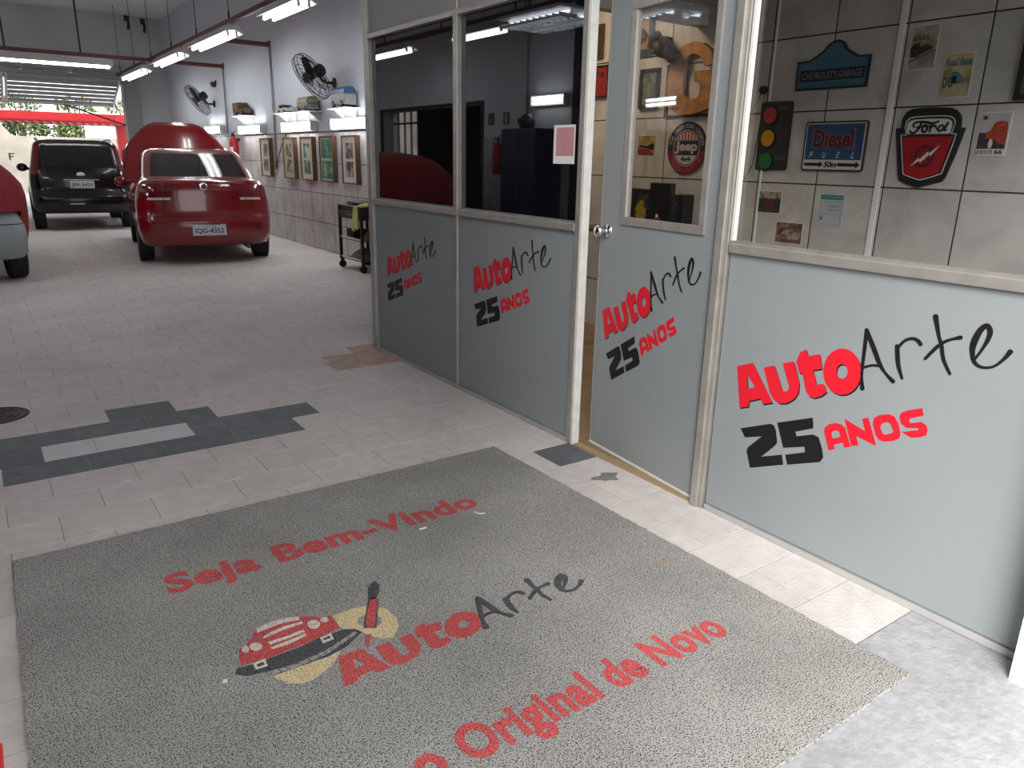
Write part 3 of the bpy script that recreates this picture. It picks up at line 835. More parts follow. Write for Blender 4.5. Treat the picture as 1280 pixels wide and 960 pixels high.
# bits of litter on the mat
def litter(x, y, label, m, pts, name='leaf_scrap'):
    mb = MB().prism([[(x + p[0], y + p[1]) for p in pts]], on_mat, MT + 0.0002, MT + 0.003)
    o = mb.build(name, m, None, origin=(x, y, MT + 0.0002))
    tag(o, label, 'litter')
dry = mat('dry_leaf', (0.45, 0.19, 0.06), 0.8, var=0.3, scale=80)
sm = [(-0.012, -0.004), (0.002, -0.010), (0.013, 0.002), (0.004, 0.010), (-0.008, 0.007)]
litter(2.02, 2.643, 'tiny orange dry leaf near the far right corner of the mat', dry, sm)
litter(1.993, 1.762, 'tiny orange dry leaf on the mat beside the word Novo', dry, [(p[0] * 0.9, p[1]) for p in sm])
litter(1.61, 2.49, 'white crescent paper scrap below the end of the word Vindo', M['paper'], [(-0.02, 0.02), (-0.015, 0.022), (-0.005, -0.002), (0.018, -0.012), (0.016, -0.018), (-0.01, -0.01)], 'paper_scrap')
litter(1.33, 2.50, 'short white paper scrap under the hyphen of the top line', M['paper'], [(-0.018, -0.004), (0.016, -0.006), (0.018, 0.004), (-0.014, 0.006)], 'paper_scrap')
litter(0.39, 1.98, 'white pebble on the mat left of the car emblem', M['paper'], [(-0.008, -0.004), (0.004, -0.008), (0.009, 0.003), (-0.002, 0.008)], 'pebble')

# things let into the floor
mh = thing('manhole_cover', 'round ribbed iron manhole cover at the left edge', 'manhole cover', (-0.085, 5.085, 0))
Z_ = Matrix.Identity(4)
MB().lathe([(0.0, 0.0), (0.165, 0.0), (0.165, 0.004), (0.0, 0.004)], 32).build('plate', M['iron'], mh)
mb = MB()
for r_ in (0.045, 0.08, 0.115, 0.15):
    mb.lathe([(r_ - 0.006, 0.004), (r_ + 0.006, 0.004), (r_ + 0.004, 0.009), (r_ - 0.004, 0.009)], 32, None, True)
mb.build('rings', M['iron'], mh)
pt = thing('floor_patch', 'terracotta repair patch at the foot of the office corner', 'floor patch')
random.seed(5)
for (y0, y1, x0, x1) in ((4.99, 5.22, 1.98, 2.235), (4.99, 5.22, 2.24, 2.495), (5.225, 5.40, 2.02, 2.25), (5.225, 5.40, 2.255, 2.495), (5.41, 5.60, 2.30, 2.56)):
    box('patch_tile', x0, x1, y0, y1, -0.001, 0.003 + random.uniform(0, 0.001), M['terracotta'], pt)
rs = MB().box(-0.30, -0.155, 1.2, 2.06, -0.001, 0.012)
tag(rs.build('red_strip', flat('bright_red', (0.75, 0.02, 0.02)), None, bevel=0.004), 'bright red strip on the floor left of the mat', 'floor strip')
stn = MB().prism([[(2.36 + 0.07 * cos(t) * (1 + 0.35 * sin(3 * t)), 2.50 + 0.045 * sin(t) * (1 + 0.3 * cos(5 * t))) for t in [i * 2 * pi / 22 for i in range(22)]]], on_mat, 0.0, 0.0008)
so = stn.build('cement_stain', mat('grey_stain', (0.20, 0.19, 0.18), 0.9, var=0.2), floor)

# ------------------------------------------------------------------ signs and pictures on the office wall
F0 = 0.010           # tile face offset from XW
def layer(parent, name, loops, d0, d1, m):
    return MB().prism(loops, on_right, F0 + d0, F0 + d1).build(name, m, parent)
def words(parent, text, ya, yb, z0, z1, d, m, **k):
    return lettering('lettering', text, on_right, ya, yb, z0, z1, F0 + d, m, parent, **k)
INK = flat('ink_black', (0.012, 0.012, 0.014))
PALE = flat('ink_pale', (0.62, 0.60, 0.58))

# blue house-shaped sign
s = thing('wall_sign', 'blue sign with a domed top and dark band, above the diesel sign', 'sign')
CH = [(3.298, 1.973), (3.302, 2.152), (3.21, 2.157), (3.16, 2.185), (3.118, 2.209), (3.094, 2.241), (3.053, 2.259), (3.016, 2.262), (2.98, 2.244), (2.955, 2.206), (2.91, 2.178), (2.869, 2.158), (2.791, 2.157), (2.793, 1.971)]
layer(s, 'board', [CH], 0.0, 0.016, flat('navy', (0.012, 0.02, 0.035)))
cx = sum(q[0] for q in CH) / len(CH)
inn = [(3.284, 1.987), (3.288, 2.139), (3.208, 2.143), (3.155, 2.17), (3.106, 2.198), (3.084, 2.229), (3.05, 2.246), (3.018, 2.248), (2.991, 2.234), (2.967, 2.196), (2.916, 2.165), (2.873, 2.145), (2.805, 2.143), (2.807, 1.985)]
layer(s, 'face', [inn], 0.016, 0.0175, flat('teal_blue', (0.055, 0.16, 0.235)))
layer(s, 'band', [[(3.268, 2.024), (3.27, 2.094), (2.814, 2.094), (2.814, 2.024)]], 0.0175, 0.0185, flat('band_navy', (0.018, 0.02, 0.045)))
words(s, "CHEVROLET'S GARAGE", 3.252, 2.832, 2.038, 2.080, 0.0192, flat('grey_text', (0.22, 0.21, 0.25)), bold=0.01)
words(s, 'OLD', 3.245, 3.17, 2.104, 2.126, 0.0182, flat('pale_blue', (0.20, 0.34, 0.40)))
words(s, 'FULL SERVICE', 3.20, 2.90, 1.996, 2.014, 0.0182, flat('deep_teal', (0.02, 0.08, 0.12)))

# traffic-light sign
s = thing('wall_sign', 'dark traffic-light sign with red, amber and green discs', 'sign')
layer(s, 'board', [rrect(3.300, 3.555, 1.462, 1.915, 0.02)], 0.0, 0.014, mat('charcoal_sign', (0.022, 0.026, 0.024), 0.5, var=0.4, scale=22))
for z_, c_i, nm in ((1.825, (0.42, 0.03, 0.03), 'red'), (1.674, (0.50, 0.24, 0.01), 'amber'), (1.521, (0.02, 0.13, 0.045), 'green')):
    layer(s, 'disc_rim', [ell(3.465, z_, 0.062, 0.066)], 0.014, 0.018, INK)
    o = layer(s, 'disc', [ell(3.470, z_, 0.051, 0.055)], 0.018, 0.024, flat('disc_' + nm, c_i))
    o['label'] = nm + ' disc'
words(s, 'MODE', 3.40, 3.315, 1.53, 1.56, 0.0146, flat('grey_green_text', (0.10, 0.12, 0.11)))
words(s, 'THE', 3.42, 3.33, 1.855, 1.885, 0.0146, flat('grey_green_text', (0.10, 0.12, 0.11)))

# lamp bracket with its cords
s = thing('wall_hook', 'small dark hook with hanging cords left of the traffic-light sign', 'hook')
MB().lathe([(0.0, 0.0), (0.028, 0.0), (0.03, 0.02), (0.018, 0.04), (0.0, 0.045)], 14, Matrix.Translation((XW - F0, 3.555, 1.995)) @ Matrix.Rotation(-pi / 2, 4, 'Y')).build('knob', M['iron'], s, True)
MB().tube([(XW - 0.03, 3.56, 1.99), (XW - 0.02, 3.66, 1.79), (XW - 0.02, 3.80, 1.50)], 0.003, 6).build('cord', M['black'], s)
MB().tube([(XW - 0.04, 3.52, 2.01), (XW - 0.025, 3.575, 1.50), (XW - 0.02, 3.66, 1.355), (XW - 0.02, 3.80, 1.13)], 0.003, 6).build('cord', M['black'], s)

# diesel sign
s = thing('wall_sign', 'blue rectangular diesel fuel sign with arrows and fifty metres', 'sign')
layer(s, 'board', [rrect(2.739, 3.181, 1.464, 1.776, 0.02)], 0.0, 0.014, flat('sign_edge', (0.045, 0.045, 0.048)))
layer(s, 'white_face', [rrect(2.751, 3.169, 1.476, 1.764, 0.01)], 0.014, 0.015, PALE)
layer(s, 'blue_field', [rect(2.758, 3.162, 1.536, 1.758)], 0.015, 0.016, mat('sign_blue', (0.030, 0.075, 0.17), 0.45, var=0.2, scale=6))
words(s, 'Diesel', 3.114, 2.815, 1.608, 1.728, 0.0174, flat('pale_outline', (0.26, 0.20, 0.23)), bold=0.065)
words(s, 'Diesel', 3.108, 2.822, 1.612, 1.724, 0.0182, flat('dark_red', (0.13, 0.012, 0.018)), bold=0.035)
for c_h, ya in (('F', 3.125), ('U', 3.030), ('E', 2.930), ('L', 2.828)):
    words(s, c_h, ya, ya - 0.026, 1.548, 1.585, 0.0174, PALE, bold=0.01, shear=0.25)
words(s, '50m', 3.013, 2.920, 1.488, 1.526, 0.016, INK, bold=0.045, shear=0.2)
def arrow(y0, y1, z):
    layer(s, 'arrow', [[(y0, z - 0.010), (y1 + 0.028, z - 0.010), (y1 + 0.028, z - 0.022), (y1, z), (y1 + 0.028, z + 0.022), (y1 + 0.028, z + 0.010), (y0, z + 0.010)]], 0.015, 0.0165, INK)
arrow(3.158, 3.018, 1.506); arrow(2.915, 2.760, 1.506)

# shield sign
FD = {"out":[[2.375,1.384],[2.439,1.401],[2.49,1.421],[2.504,1.449],[2.562,1.721],[2.531,1.725],[2.533,1.758],[2.529,1.785],[2.511,1.814],[2.479,1.829],[2.43,1.834],[2.374,1.835],[2.309,1.832],[2.26,1.827],[2.226,1.814],[2.204,1.793],[2.193,1.77],[2.188,1.721],[2.163,1.719],[2.172,1.662],[2.195,1.558],[2.227,1.441],[2.24,1.424]],"line":[[2.527,1.686],[2.495,1.687],[2.508,1.73],[2.505,1.76],[2.488,1.781],[2.455,1.787],[2.366,1.789],[2.285,1.788],[2.246,1.782],[2.228,1.768],[2.219,1.75],[2.224,1.714],[2.23,1.691],[2.202,1.688],[2.209,1.636],[2.245,1.467],[2.304,1.444],[2.368,1.425],[2.416,1.438],[2.475,1.458]],"inner":[[2.52,1.682],[2.488,1.682],[2.502,1.73],[2.498,1.757],[2.482,1.776],[2.448,1.782],[2.365,1.784],[2.284,1.783],[2.251,1.777],[2.233,1.766],[2.223,1.748],[2.229,1.714],[2.234,1.686],[2.208,1.684],[2.215,1.636],[2.25,1.471],[2.305,1.449],[2.369,1.431],[2.414,1.443],[2.471,1.461]],"white":[[2.486,1.688],[2.495,1.719],[2.493,1.749],[2.477,1.765],[2.446,1.77],[2.363,1.772],[2.281,1.77],[2.254,1.765],[2.24,1.753],[2.235,1.735],[2.238,1.691],[2.245,1.688]],"red":[[2.513,1.673],[2.221,1.673],[2.233,1.621],[2.26,1.475],[2.312,1.454],[2.37,1.436],[2.413,1.449],[2.472,1.469]],"bolt":[[2.437,1.506],[2.394,1.556],[2.39,1.543],[2.344,1.591],[2.34,1.578],[2.282,1.628],[2.328,1.562],[2.333,1.575],[2.382,1.526],[2.387,1.539]],"gear":[2.367,1.562],"script":[[[2.47,1.705,0.006],[2.462,1.694,0.006],[2.44,1.699,0.007],[2.421,1.723,0.007],[2.409,1.758,0.006]],[[2.453,1.727,0.005],[2.457,1.743,0.006],[2.438,1.755,0.006],[2.387,1.753,0.007],[2.347,1.746,0.007],[2.314,1.757,0.005]],[[2.438,1.724,0.005],[2.392,1.732,0.005]],[[2.391,1.737,0.007],[2.402,1.719,0.007],[2.395,1.7,0.007],[2.379,1.702,0.007],[2.374,1.72,0.007],[2.383,1.735,0.006],[2.361,1.728,0.004]],[[2.355,1.733,0.006],[2.356,1.701,0.006]],[[2.353,1.717,0.004],[2.342,1.733,0.006],[2.328,1.731,0.006],[2.319,1.716,0.004],[2.307,1.709,0.004]],[[2.288,1.735,0.006],[2.303,1.729,0.006],[2.31,1.713,0.006],[2.301,1.702,0.006],[2.287,1.71,0.006],[2.28,1.728,0.005]],[[2.26,1.747,0.007],[2.276,1.71,0.007],[2.264,1.709,0.005]]]}
s = thing('wall_sign', 'red and black shield sign with white script panel, gear and lightning bolt', 'sign')
layer(s, 'board', [FD['out']], 0.0, 0.014, flat('shield_black', (0.018, 0.018, 0.02)))
layer(s, 'pinstripe', [FD['line'], FD['inner']], 0.014, 0.0150, PALE)
layer(s, 'script_panel', [FD['white']], 0.014, 0.0155, PALE)
layer(s, 'red_field', [FD['red']], 0.014, 0.0155, mat('shield_red', (0.33, 0.012, 0.016), 0.45, var=0.1, scale=10))
mb = MB()
for st_ in FD['script']:
    mb.stroke(st_, on_right, F0 + 0.0155, F0 + 0.0165)
mb.build('script_lettering', INK, s)
gy, gz = FD['gear']
gear = []
for i in range(20):
    a = 2 * pi * i / 20
    for da, r_ in ((-0.10, 0.056), (-0.07, 0.070), (0.07, 0.070), (0.10, 0.056)):
        gear.append((gy + r_ * 0.95 * cos(a + da), gz + r_ * sin(a + da)))
DKR = flat('gear_dark', (0.075, 0.012, 0.014))
layer(s, 'gear', [gear, ell(gy, gz, 0.042, 0.045)], 0.0155, 0.0162, DKR)
layer(s, 'gear_ring', [ell(gy, gz, 0.034, 0.036), ell(gy, gz, 0.026, 0.028)], 0.0155, 0.0162, DKR)
layer(s, 'lightning_bolt', [FD['bolt']], 0.0162, 0.0175, PALE)

# small posters
def poster(label, ya, yb, z0, z1, m, border=PALE, bw=0.006, cat='poster', d=0.004, name='poster'):
    s = thing(name, label, cat)
    layer(s, 'sheet', [rect(yb, ya, z0, z1)], 0.0, d, border)
    layer(s, 'print', [rect(yb + bw, ya - bw, z0 + bw, z1 - bw)], d, d + 0.0006, m)
    return s
DP = 0.0052
s = poster('beige vintage poster with a dark steam car, higher left of two', 2.56, 2.40, 2.043, 2.285, picture_mat('sepia_print', (0.26, 0.22, 0.17), (0.40, 0.35, 0.28), (0.46, 0.41, 0.33), 9, 3))
layer(s, 'dark_car', [[(2.552, 2.118), (2.556, 2.165), (2.535, 2.188), (2.505, 2.190), (2.50, 2.172), (2.46, 2.180), (2.425, 2.165), (2.43, 2.152), (2.49, 2.130), (2.52, 2.112)]], DP - 0.001, DP, mat('sepia_dark', (0.045, 0.038, 0.034), 0.6, var=0.4, scale=40))
layer(s, 'road', [[(2.556, 2.095), (2.41, 2.150), (2.41, 2.142), (2.556, 2.085)]], DP - 0.001, DP, flat('sepia_mid', (0.12, 0.095, 0.075)))
words(s, 'SOLEX', 2.548, 2.452, 2.205, 2.228, DP, INK, bold=0.02)
s = poster('yellowed poster with a blue hot rod and swirling lettering', 2.347, 2.182, 1.881, 2.119, picture_mat('ochre_print', (0.24, 0.17, 0.07), (0.46, 0.38, 0.20), (0.50, 0.44, 0.27), 11, 1))
layer(s, 'blue_car', [[(2.312, 1.975), (2.305, 2.005), (2.285, 2.02), (2.26, 2.018), (2.235, 1.992), (2.21, 1.985), (2.212, 1.962), (2.25, 1.955), (2.285, 1.953)]], DP - 0.001, DP, mat('hot_rod_blue', (0.10, 0.24, 0.30), 0.5, var=0.4, scale=60))
for yy in (2.325, 2.292):
    layer(s, 'wheel', [ell(yy, 1.965, 0.014, 0.028, 16), ell(yy, 1.965, 0.008, 0.02, 12)], DP - 0.001, DP + 0.0003, flat('umber', (0.05, 0.035, 0.02)))
layer(s, 'grille', [[(2.29, 1.96), (2.285, 2.0), (2.262, 1.995), (2.262, 1.957)]], DP, DP + 0.0005, INK)
words(s, 'Road Race', 2.335, 2.193, 2.052, 2.092, DP, flat('poster_teal', (0.12, 0.30, 0.31)), bold=0.03, shear=0.2)
words(s, 'Road Race', 2.337, 2.195, 2.050, 2.090, DP - 0.0003, flat('umber', (0.05, 0.035, 0.02)), bold=0.045, shear=0.2)
s = poster('poster of a red vintage truck with a route 66 caption', 2.098, 1.935, 1.568, 1.798, mat('poster_grey', (0.40, 0.40, 0.42), 0.5, var=0.1))
layer(s, 'dark_ground', [rect(1.944, 2.088, 1.605, 1.69)], DP - 0.001, DP, mat('poster_dark', (0.05, 0.04, 0.045), 0.5, var=0.5, scale=40))
layer(s, 'truck', [[(2.05, 1.66), (2.052, 1.69), (2.03, 1.705), (2.015, 1.74), (1.985, 1.752), (1.95, 1.745), (1.944, 1.70), (1.944, 1.625), (1.98, 1.632), (2.0, 1.655)]], DP, DP + 0.0006, mat('truck_red', (0.36, 0.05, 0.03), 0.5, var=0.45, scale=45))
layer(s, 'tyre', [ell(2.02, 1.632, 0.011, 0.026, 16)], DP + 0.0006, DP + 0.001, PALE)
layer(s, 'badge', [ell(2.068, 1.768, 0.012, 0.011, 14)], DP - 0.001, DP, flat('badge_red', (0.22, 0.03, 0.03)))
layer(s, 'caption_strip', [rect(1.940, 2.094, 1.572, 1.605)], DP - 0.001, DP + 0.0002, PALE)
words(s, 'US ROUTE', 2.090, 2.002, 1.578, 1.599, DP + 0.0006, INK, shear=0.1, bold=0.025)
words(s, '66', 1.992, 1.952, 1.577, 1.602, DP + 0.0006, INK, bold=0.03)
s = poster('small green and black printed picture below the traffic-light sign', 3.52, 3.308, 1.165, 1.323, picture_mat('green_print', (0.02, 0.02, 0.02), (0.04, 0.06, 0.045), (0.10, 0.04, 0.03), 22, 4), cat='picture', name='small_picture')
layer(s, 'top_band', [rect(3.315, 3.512, 1.268, 1.317)], DP - 0.001, DP, picture_mat('cream_green_band', (0.06, 0.09, 0.05), (0.32, 0.30, 0.22), (0.36, 0.34, 0.27), 16, 9))
layer(s, 'red_car', [[(3.46, 1.215), (3.45, 1.25), (3.42, 1.265), (3.39, 1.255), (3.375, 1.22), (3.41, 1.2)]], DP - 0.001, DP + 0.0004, flat('print_maroon', (0.12, 0.03, 0.03)))
s = poster('small brown sepia printed picture, lowest on the office wall', 3.330, 3.110, 0.969, 1.119, picture_mat('brown_print', (0.07, 0.03, 0.02), (0.17, 0.09, 0.065), (0.27, 0.21, 0.16), 20, 6), cat='picture', name='small_picture')
layer(s, 'pale_car', [[(3.29, 1.0), (3.29, 1.03), (3.24, 1.065), (3.18, 1.06), (3.13, 1.02), (3.135, 1.0)]], DP - 0.001, DP, picture_mat('pale_car_print', (0.14, 0.09, 0.07), (0.30, 0.25, 0.19), (0.36, 0.31, 0.24), 30, 2))
s = poster('pale payment notice with a teal heading', 3.010, 2.833, 1.110, 1.318, mat('notice_pale', (0.44, 0.46, 0.50), 0.6, var=0.05), border=mat('notice_edge', (0.47, 0.48, 0.5), 0.6), cat='notice', name='payment_notice')
layer(s, 'heading', [rect(2.842, 3.004, 1.285, 1.315)], DP - 0.001, DP, flat('heading_teal', (0.03, 0.22, 0.21)))
words(s, 'ACEITAMOS', 2.995, 2.85, 1.293, 1.307, DP + 0.0004, flat('teal_pale', (0.20, 0.42, 0.40)))
words(s, 'DEBITO', 2.945, 2.862, 1.238, 1.252, DP + 0.0004, flat('notice_text', (0.12, 0.13, 0.16)))
words(s, 'CREDITO', 2.945, 2.862, 1.212, 1.226, DP + 0.0004, flat('notice_text', (0.12, 0.13, 0.16)))
layer(s, 'box_line', [rect(2.845, 3.0, 1.125, 1.185), rect(2.848, 2.997, 1.128, 1.182)], DP - 0.001, DP, flat('line_blue', (0.25, 0.29, 0.38)))
layer(s, 'box_line', [rect(2.845, 3.0, 1.195, 1.27), rect(2.848, 2.997, 1.198, 1.267)], DP - 0.001, DP, flat('line_blue', (0.25, 0.29, 0.38)))
layer(s, 'card_mark', [ell(2.985, 1.163, 0.008, 0.013, 12)], DP - 0.001, DP + 0.0002, flat('notice_text', (0.12, 0.13, 0.16)))
# dark framed thing at the right edge
s = thing('wall_picture', 'dark framed picture cut off by the right edge of the photo', 'picture')
layer(s, 'frame', [rect(1.40, 1.942, 1.852, 2.35)], 0.0, 0.03, M['frame_black'])
layer(s, 'print', [rect(1.43, 1.912, 1.882, 2.32)], 0.03, 0.031, mat('dim_print', (0.08, 0.08, 0.085), 0.4, var=0.3))

# big wooden letter on its backing, iron casting, round sign
s = thing('wooden_letter', 'large carved wooden letter G on a thin frame', 'wall letter')
G_o = [(4.445, 2.06), (4.438, 2.16), (4.415, 2.25), (4.36, 2.32), (4.291, 2.355), (4.194, 2.37), (4.114, 2.352), (4.03, 2.30), (3.985, 2.20), (4.08, 2.19), (4.12, 2.26), (4.19, 2.285), (4.25, 2.275), (4.275, 2.235), (4.28, 2.11), (4.268, 2.00), (4.22, 1.965), (4.14, 1.965), (4.105, 1.99), (4.10, 2.06), (4.10, 2.085), (4.17, 2.088), (4.17, 2.16), (3.98, 2.16), (3.98, 1.90), (4.06, 1.875), (4.163, 1.855), (4.30, 1.853), (4.38, 1.90), (4.425, 1.97)]
layer(s, 'letter', [G_o], 0.012, 0.05, M['wood'])
layer(s, 'frame', [rect(3.95, 4.49, 1.838, 2.23), rect(3.97, 4.462, 1.858, 2.225)], 0.0, 0.014, M['frame_wood'])
s = thing('iron_casting', 'dark lumpy iron engine casting beside the wooden letter', 'engine part')
cst = MB()
C_ = Matrix.Translation((XW - 0.13, 4.45, 2.35))
cst.lathe([(0.0, -0.06), (0.07, -0.055), (0.085, -0.02), (0.08, 0.03), (0.05, 0.055), (0.0, 0.06)], 18, C_ @ Matrix.Rotation(0.7, 4, 'X'))
cst.lathe([(0.0, -0.1), (0.05, -0.09), (0.055, 0.0), (0.06, 0.06), (0.035, 0.09), (0.0, 0.095)], 14, C_ @ Matrix.Translation((0, -0.05, -0.03)) @ Matrix.Rotation(-0.9, 4, 'X'))
cst.lathe([(0.0, -0.05), (0.04, -0.045), (0.045, 0.02), (0.03, 0.05), (0.0, 0.055)], 14, C_ @ Matrix.Translation((-0.02, 0.055, 0.06)))
cst.build('body', M['iron'], s, True)
MB().lathe([(0.016, -0.03), (0.02, -0.03), (0.02, 0.03), (0.016, 0.03)], 14, C_ @ Matrix.Translation((-0.02, 0.11, 0.03)) @ Matrix.Rotation(0.5, 4, 'X')).build('inlet', M['iron'], s)
MB().box(XW - F0 - 0.10, XW - F0, 4.47, 4.53, 2.385, 2.43).build('flange', M['iron'], s)
for k_ in range(4):
    MB().lathe([(0, -0.004), (0.012, -0.004), (0.012, 0.01), (0, 0.01)], 6, Matrix.Translation((XW - 0.215, 4.45 + 0.045 * cos(k_ * pi / 2), 2.35 + 0.045 * sin(k_ * pi / 2))) @ Matrix.Rotation(-pi / 2, 4, 'Y')).build('bolt', M['chrome'] if False else M['iron'], s)

s = thing('wall_sign', 'round navy, white and red off-road sign with 4x4 text', 'sign')
JC = (4.222, 1.608)
jr = lambda r_, n=40: ell(JC[0], JC[1], r_, r_ * 1.0, n)
NAVY, SRED, SWH = flat('round_navy', (0.012, 0.016, 0.035)), flat('round_red', (0.22, 0.014, 0.018)), flat('round_white', (0.50, 0.46, 0.42))
layer(s, 'board', [jr(0.198)], 0.0, 0.012, NAVY)
layer(s, 'red_ring', [ell(JC[0], JC[1], 0.198, 0.198, 24, pi + 0.12, 2 * pi - 0.12) + ell(JC[0], JC[1], 0.135, 0.135, 24, pi + 0.12, 2 * pi - 0.12)[::-1]], 0.012, 0.013, SRED)
layer(s, 'white_ring', [jr(0.136), jr(0.131)], 0.012, 0.0132, SWH)
layer(s, 'upper_field', [ell(JC[0], JC[1], 0.122, 0.122, 20, 0.50, pi - 0.50)], 0.012, 0.0132, SWH)
layer(s, 'lower_field', [ell(JC[0], JC[1], 0.122, 0.122, 20, pi + 0.45, 2 * pi - 0.45)], 0.012, 0.0132, SWH)
for i in range(6):
    yy = JC[0] + 0.078 - i * 0.031
    layer(s, 'stripe', [rect(yy - 0.008, yy + 0.008, JC[1] + 0.06, JC[1] + 0.062 + math.sqrt(max(0.0, 0.118 ** 2 - (yy - JC[0]) ** 2)) - 0.062)], 0.0132, 0.0138, flat('stripe_red', (0.33, 0.045, 0.03)))
words(s, 'Jeep', JC[0] + 0.115, JC[0] - 0.112, JC[1] - 0.042, JC[1] + 0.052, 0.0145, SWH, bold=0.04)
words(s, '4x4', JC[0] + 0.052, JC[0] - 0.052, JC[1] - 0.098, JC[1] - 0.062, 0.0142, INK, bold=0.05)
def arc_text(parent, text, r_, a0, a1, h, m, flip=False):
    for i, ch in enumerate(text):
        if ch == ' ': continue
        a = a0 + (a1 - a0) * i / max(1, len(text) - 1)
        v, f, (x0, x1, y0, y1) = glyphs(ch, 0.02)
        c_s, s_s = cos(a), sin(a)
        def P(q):
            x = (q[0] - (x0 + x1) / 2) * h
            y = (q[1] - 0.36) * h
            if flip: x, y = -x, -y
            # screen angle a measured counter-clockwise as seen from the room
            X = r_ * c_s + x * s_s + y * c_s
            Y = r_ * s_s - x * c_s + y * s_s
            return on_right(JC[0] - X, JC[1] + Y, F0 + 0.0138)
        MB().add([P(q) for q in v], f).build('letter', m, parent, fix=False)
arc_text(s, 'THE AMERICAN LEGEND', 0.166, radians(168), radians(12), 0.042, flat('round_text', (0.36, 0.34, 0.33)))
arc_text(s, 'AUTHENTIC', 0.166, radians(212), radians(328), 0.040, flat('round_text_red', (0.40, 0.10, 0.10)), True)

def framed(label, ya, yb, z0, z1, fm, pm, fw_=0.02, depth=0.025, mount=None, mw=0.0, nm='framed_picture'):
    s = thing(nm, label, 'picture')
    layer(s, 'frame', [rect(yb, ya, z0, z1), rect(yb + fw_, ya - fw_, z0 + fw_, z1 - fw_)], 0.0, depth, fm)
    k_ = fw_
    if mount:
        layer(s, 'mount', [rect(yb + k_, ya - k_, z0 + k_, z1 - k_)], 0.0, depth * 0.6, mount)
        k_ += mw
        layer(s, 'print', [rect(yb + k_, ya - k_, z0 + k_, z1 - k_)], depth * 0.6, depth * 0.6 + 0.001, pm)
    else:
        layer(s, 'print', [rect(yb + k_, ya - k_, z0 + k_, z1 - k_)], 0.0, depth * 0.6, pm)
    return s
s = framed('dark green framed picture with a car drawing, high behind the door', 5.03, 4.664, 2.323, 2.66, M['frame_green'], mat('tan_print', (0.36, 0.24, 0.16), 0.6, var=0.15), 0.045)
layer(s, 'car_drawing', [[(4.985, 2.43), (4.975, 2.50), (4.94, 2.53), (4.85, 2.54), (4.76, 2.52), (4.72, 2.47), (4.73, 2.43), (4.80, 2.41), (4.93, 2.405)]], 0.016, 0.0168, picture_mat('drawing_ink', (0.02, 0.018, 0.018), (0.05, 0.04, 0.035), (0.28, 0.18, 0.12), 24, 2))
framed('dark framed picture with a green print beside the wooden letter', 4.777, 4.562, 1.914, 2.219, M['frame_black'], picture_mat('green_blot', (0.06, 0.085, 0.085), (0.10, 0.14, 0.13), (0.20, 0.22, 0.12), 16, 8), 0.028)
s = poster('small yellow postcard with a red car left of the round sign', 4.772, 4.570, 1.546, 1.710, picture_mat('yellow_print', (0.30, 0.20, 0.03), (0.36, 0.27, 0.10), (0.42, 0.36, 0.24), 10, 2), bw=0.003, cat='picture', name='small_picture')
layer(s, 'red_car', [[(4.765, 1.555), (4.765, 1.60), (4.70, 1.61), (4.62, 1.59), (4.58, 1.565), (4.58, 1.552)]], DP - 0.001, DP, mat('postcard_red', (0.26, 0.03, 0.02), 0.5, var=0.4, scale=30))
layer(s, 'dark_row', [[(4.765, 1.612), (4.74, 1.635), (4.66, 1.625), (4.59, 1.65), (4.578, 1.60), (4.62, 1.594), (4.70, 1.615)]], DP - 0.001, DP + 0.0002, INK)
s = framed('black framed picture of yellow flowers low behind the door', 4.782, 4.567, 0.99, 1.282, M['frame_black'], picture_mat('flower_print', (0.015, 0.017, 0.012), (0.03, 0.035, 0.02), (0.10, 0.11, 0.06), 16, 5), 0.025)
for k_, (yy, zz, r_) in enumerate(((4.70, 1.12, 0.035), (4.645, 1.10, 0.035), (4.675, 1.16, 0.03), (4.70, 1.06, 0.032), (4.64, 1.05, 0.03))):
    layer(s, 'flower', [[(yy + r_ * (1 + 0.25 * cos(5 * t)) * cos(t), zz + r_ * (1 + 0.25 * cos(5 * t)) * sin(t)) for t in [i * 2 * pi / 20 for i in range(20)]]], 0.015, 0.0165 + 0.0003 * k_, mat('flower_yellow', (0.42, 0.30, 0.03), 0.6, var=0.4, scale=50))
framed('red framed poster seen through the gap beside the door', 5.375, 5.17, 2.03, 2.29, M['frame_black'], picture_mat('red_poster', (0.22, 0.015, 0.012), (0.34, 0.03, 0.02), (0.05, 0.02, 0.02), 14, 3), 0.012)
framed('dark framed panel at the top of the gap beside the door', 5.372, 5.26, 2.345, 2.62, M['frame_wood'], mat('dark_print', (0.05, 0.035, 0.03), 0.5), 0.02)
# white cable channels on the office tiles
for yy, ww in ((2.625, 0.016), (3.502, 0.0045)):
    o = MB().box(XW - F0 - 0.012, XW - F0, yy - ww, yy + ww, 0.4, 2.59).build('cable_channel', M['white'])
    tag(o, 'wide white cable channel running up the office wall' if ww > 0.01 else 'thin white cable channel beside the traffic-light sign', 'cable channel')

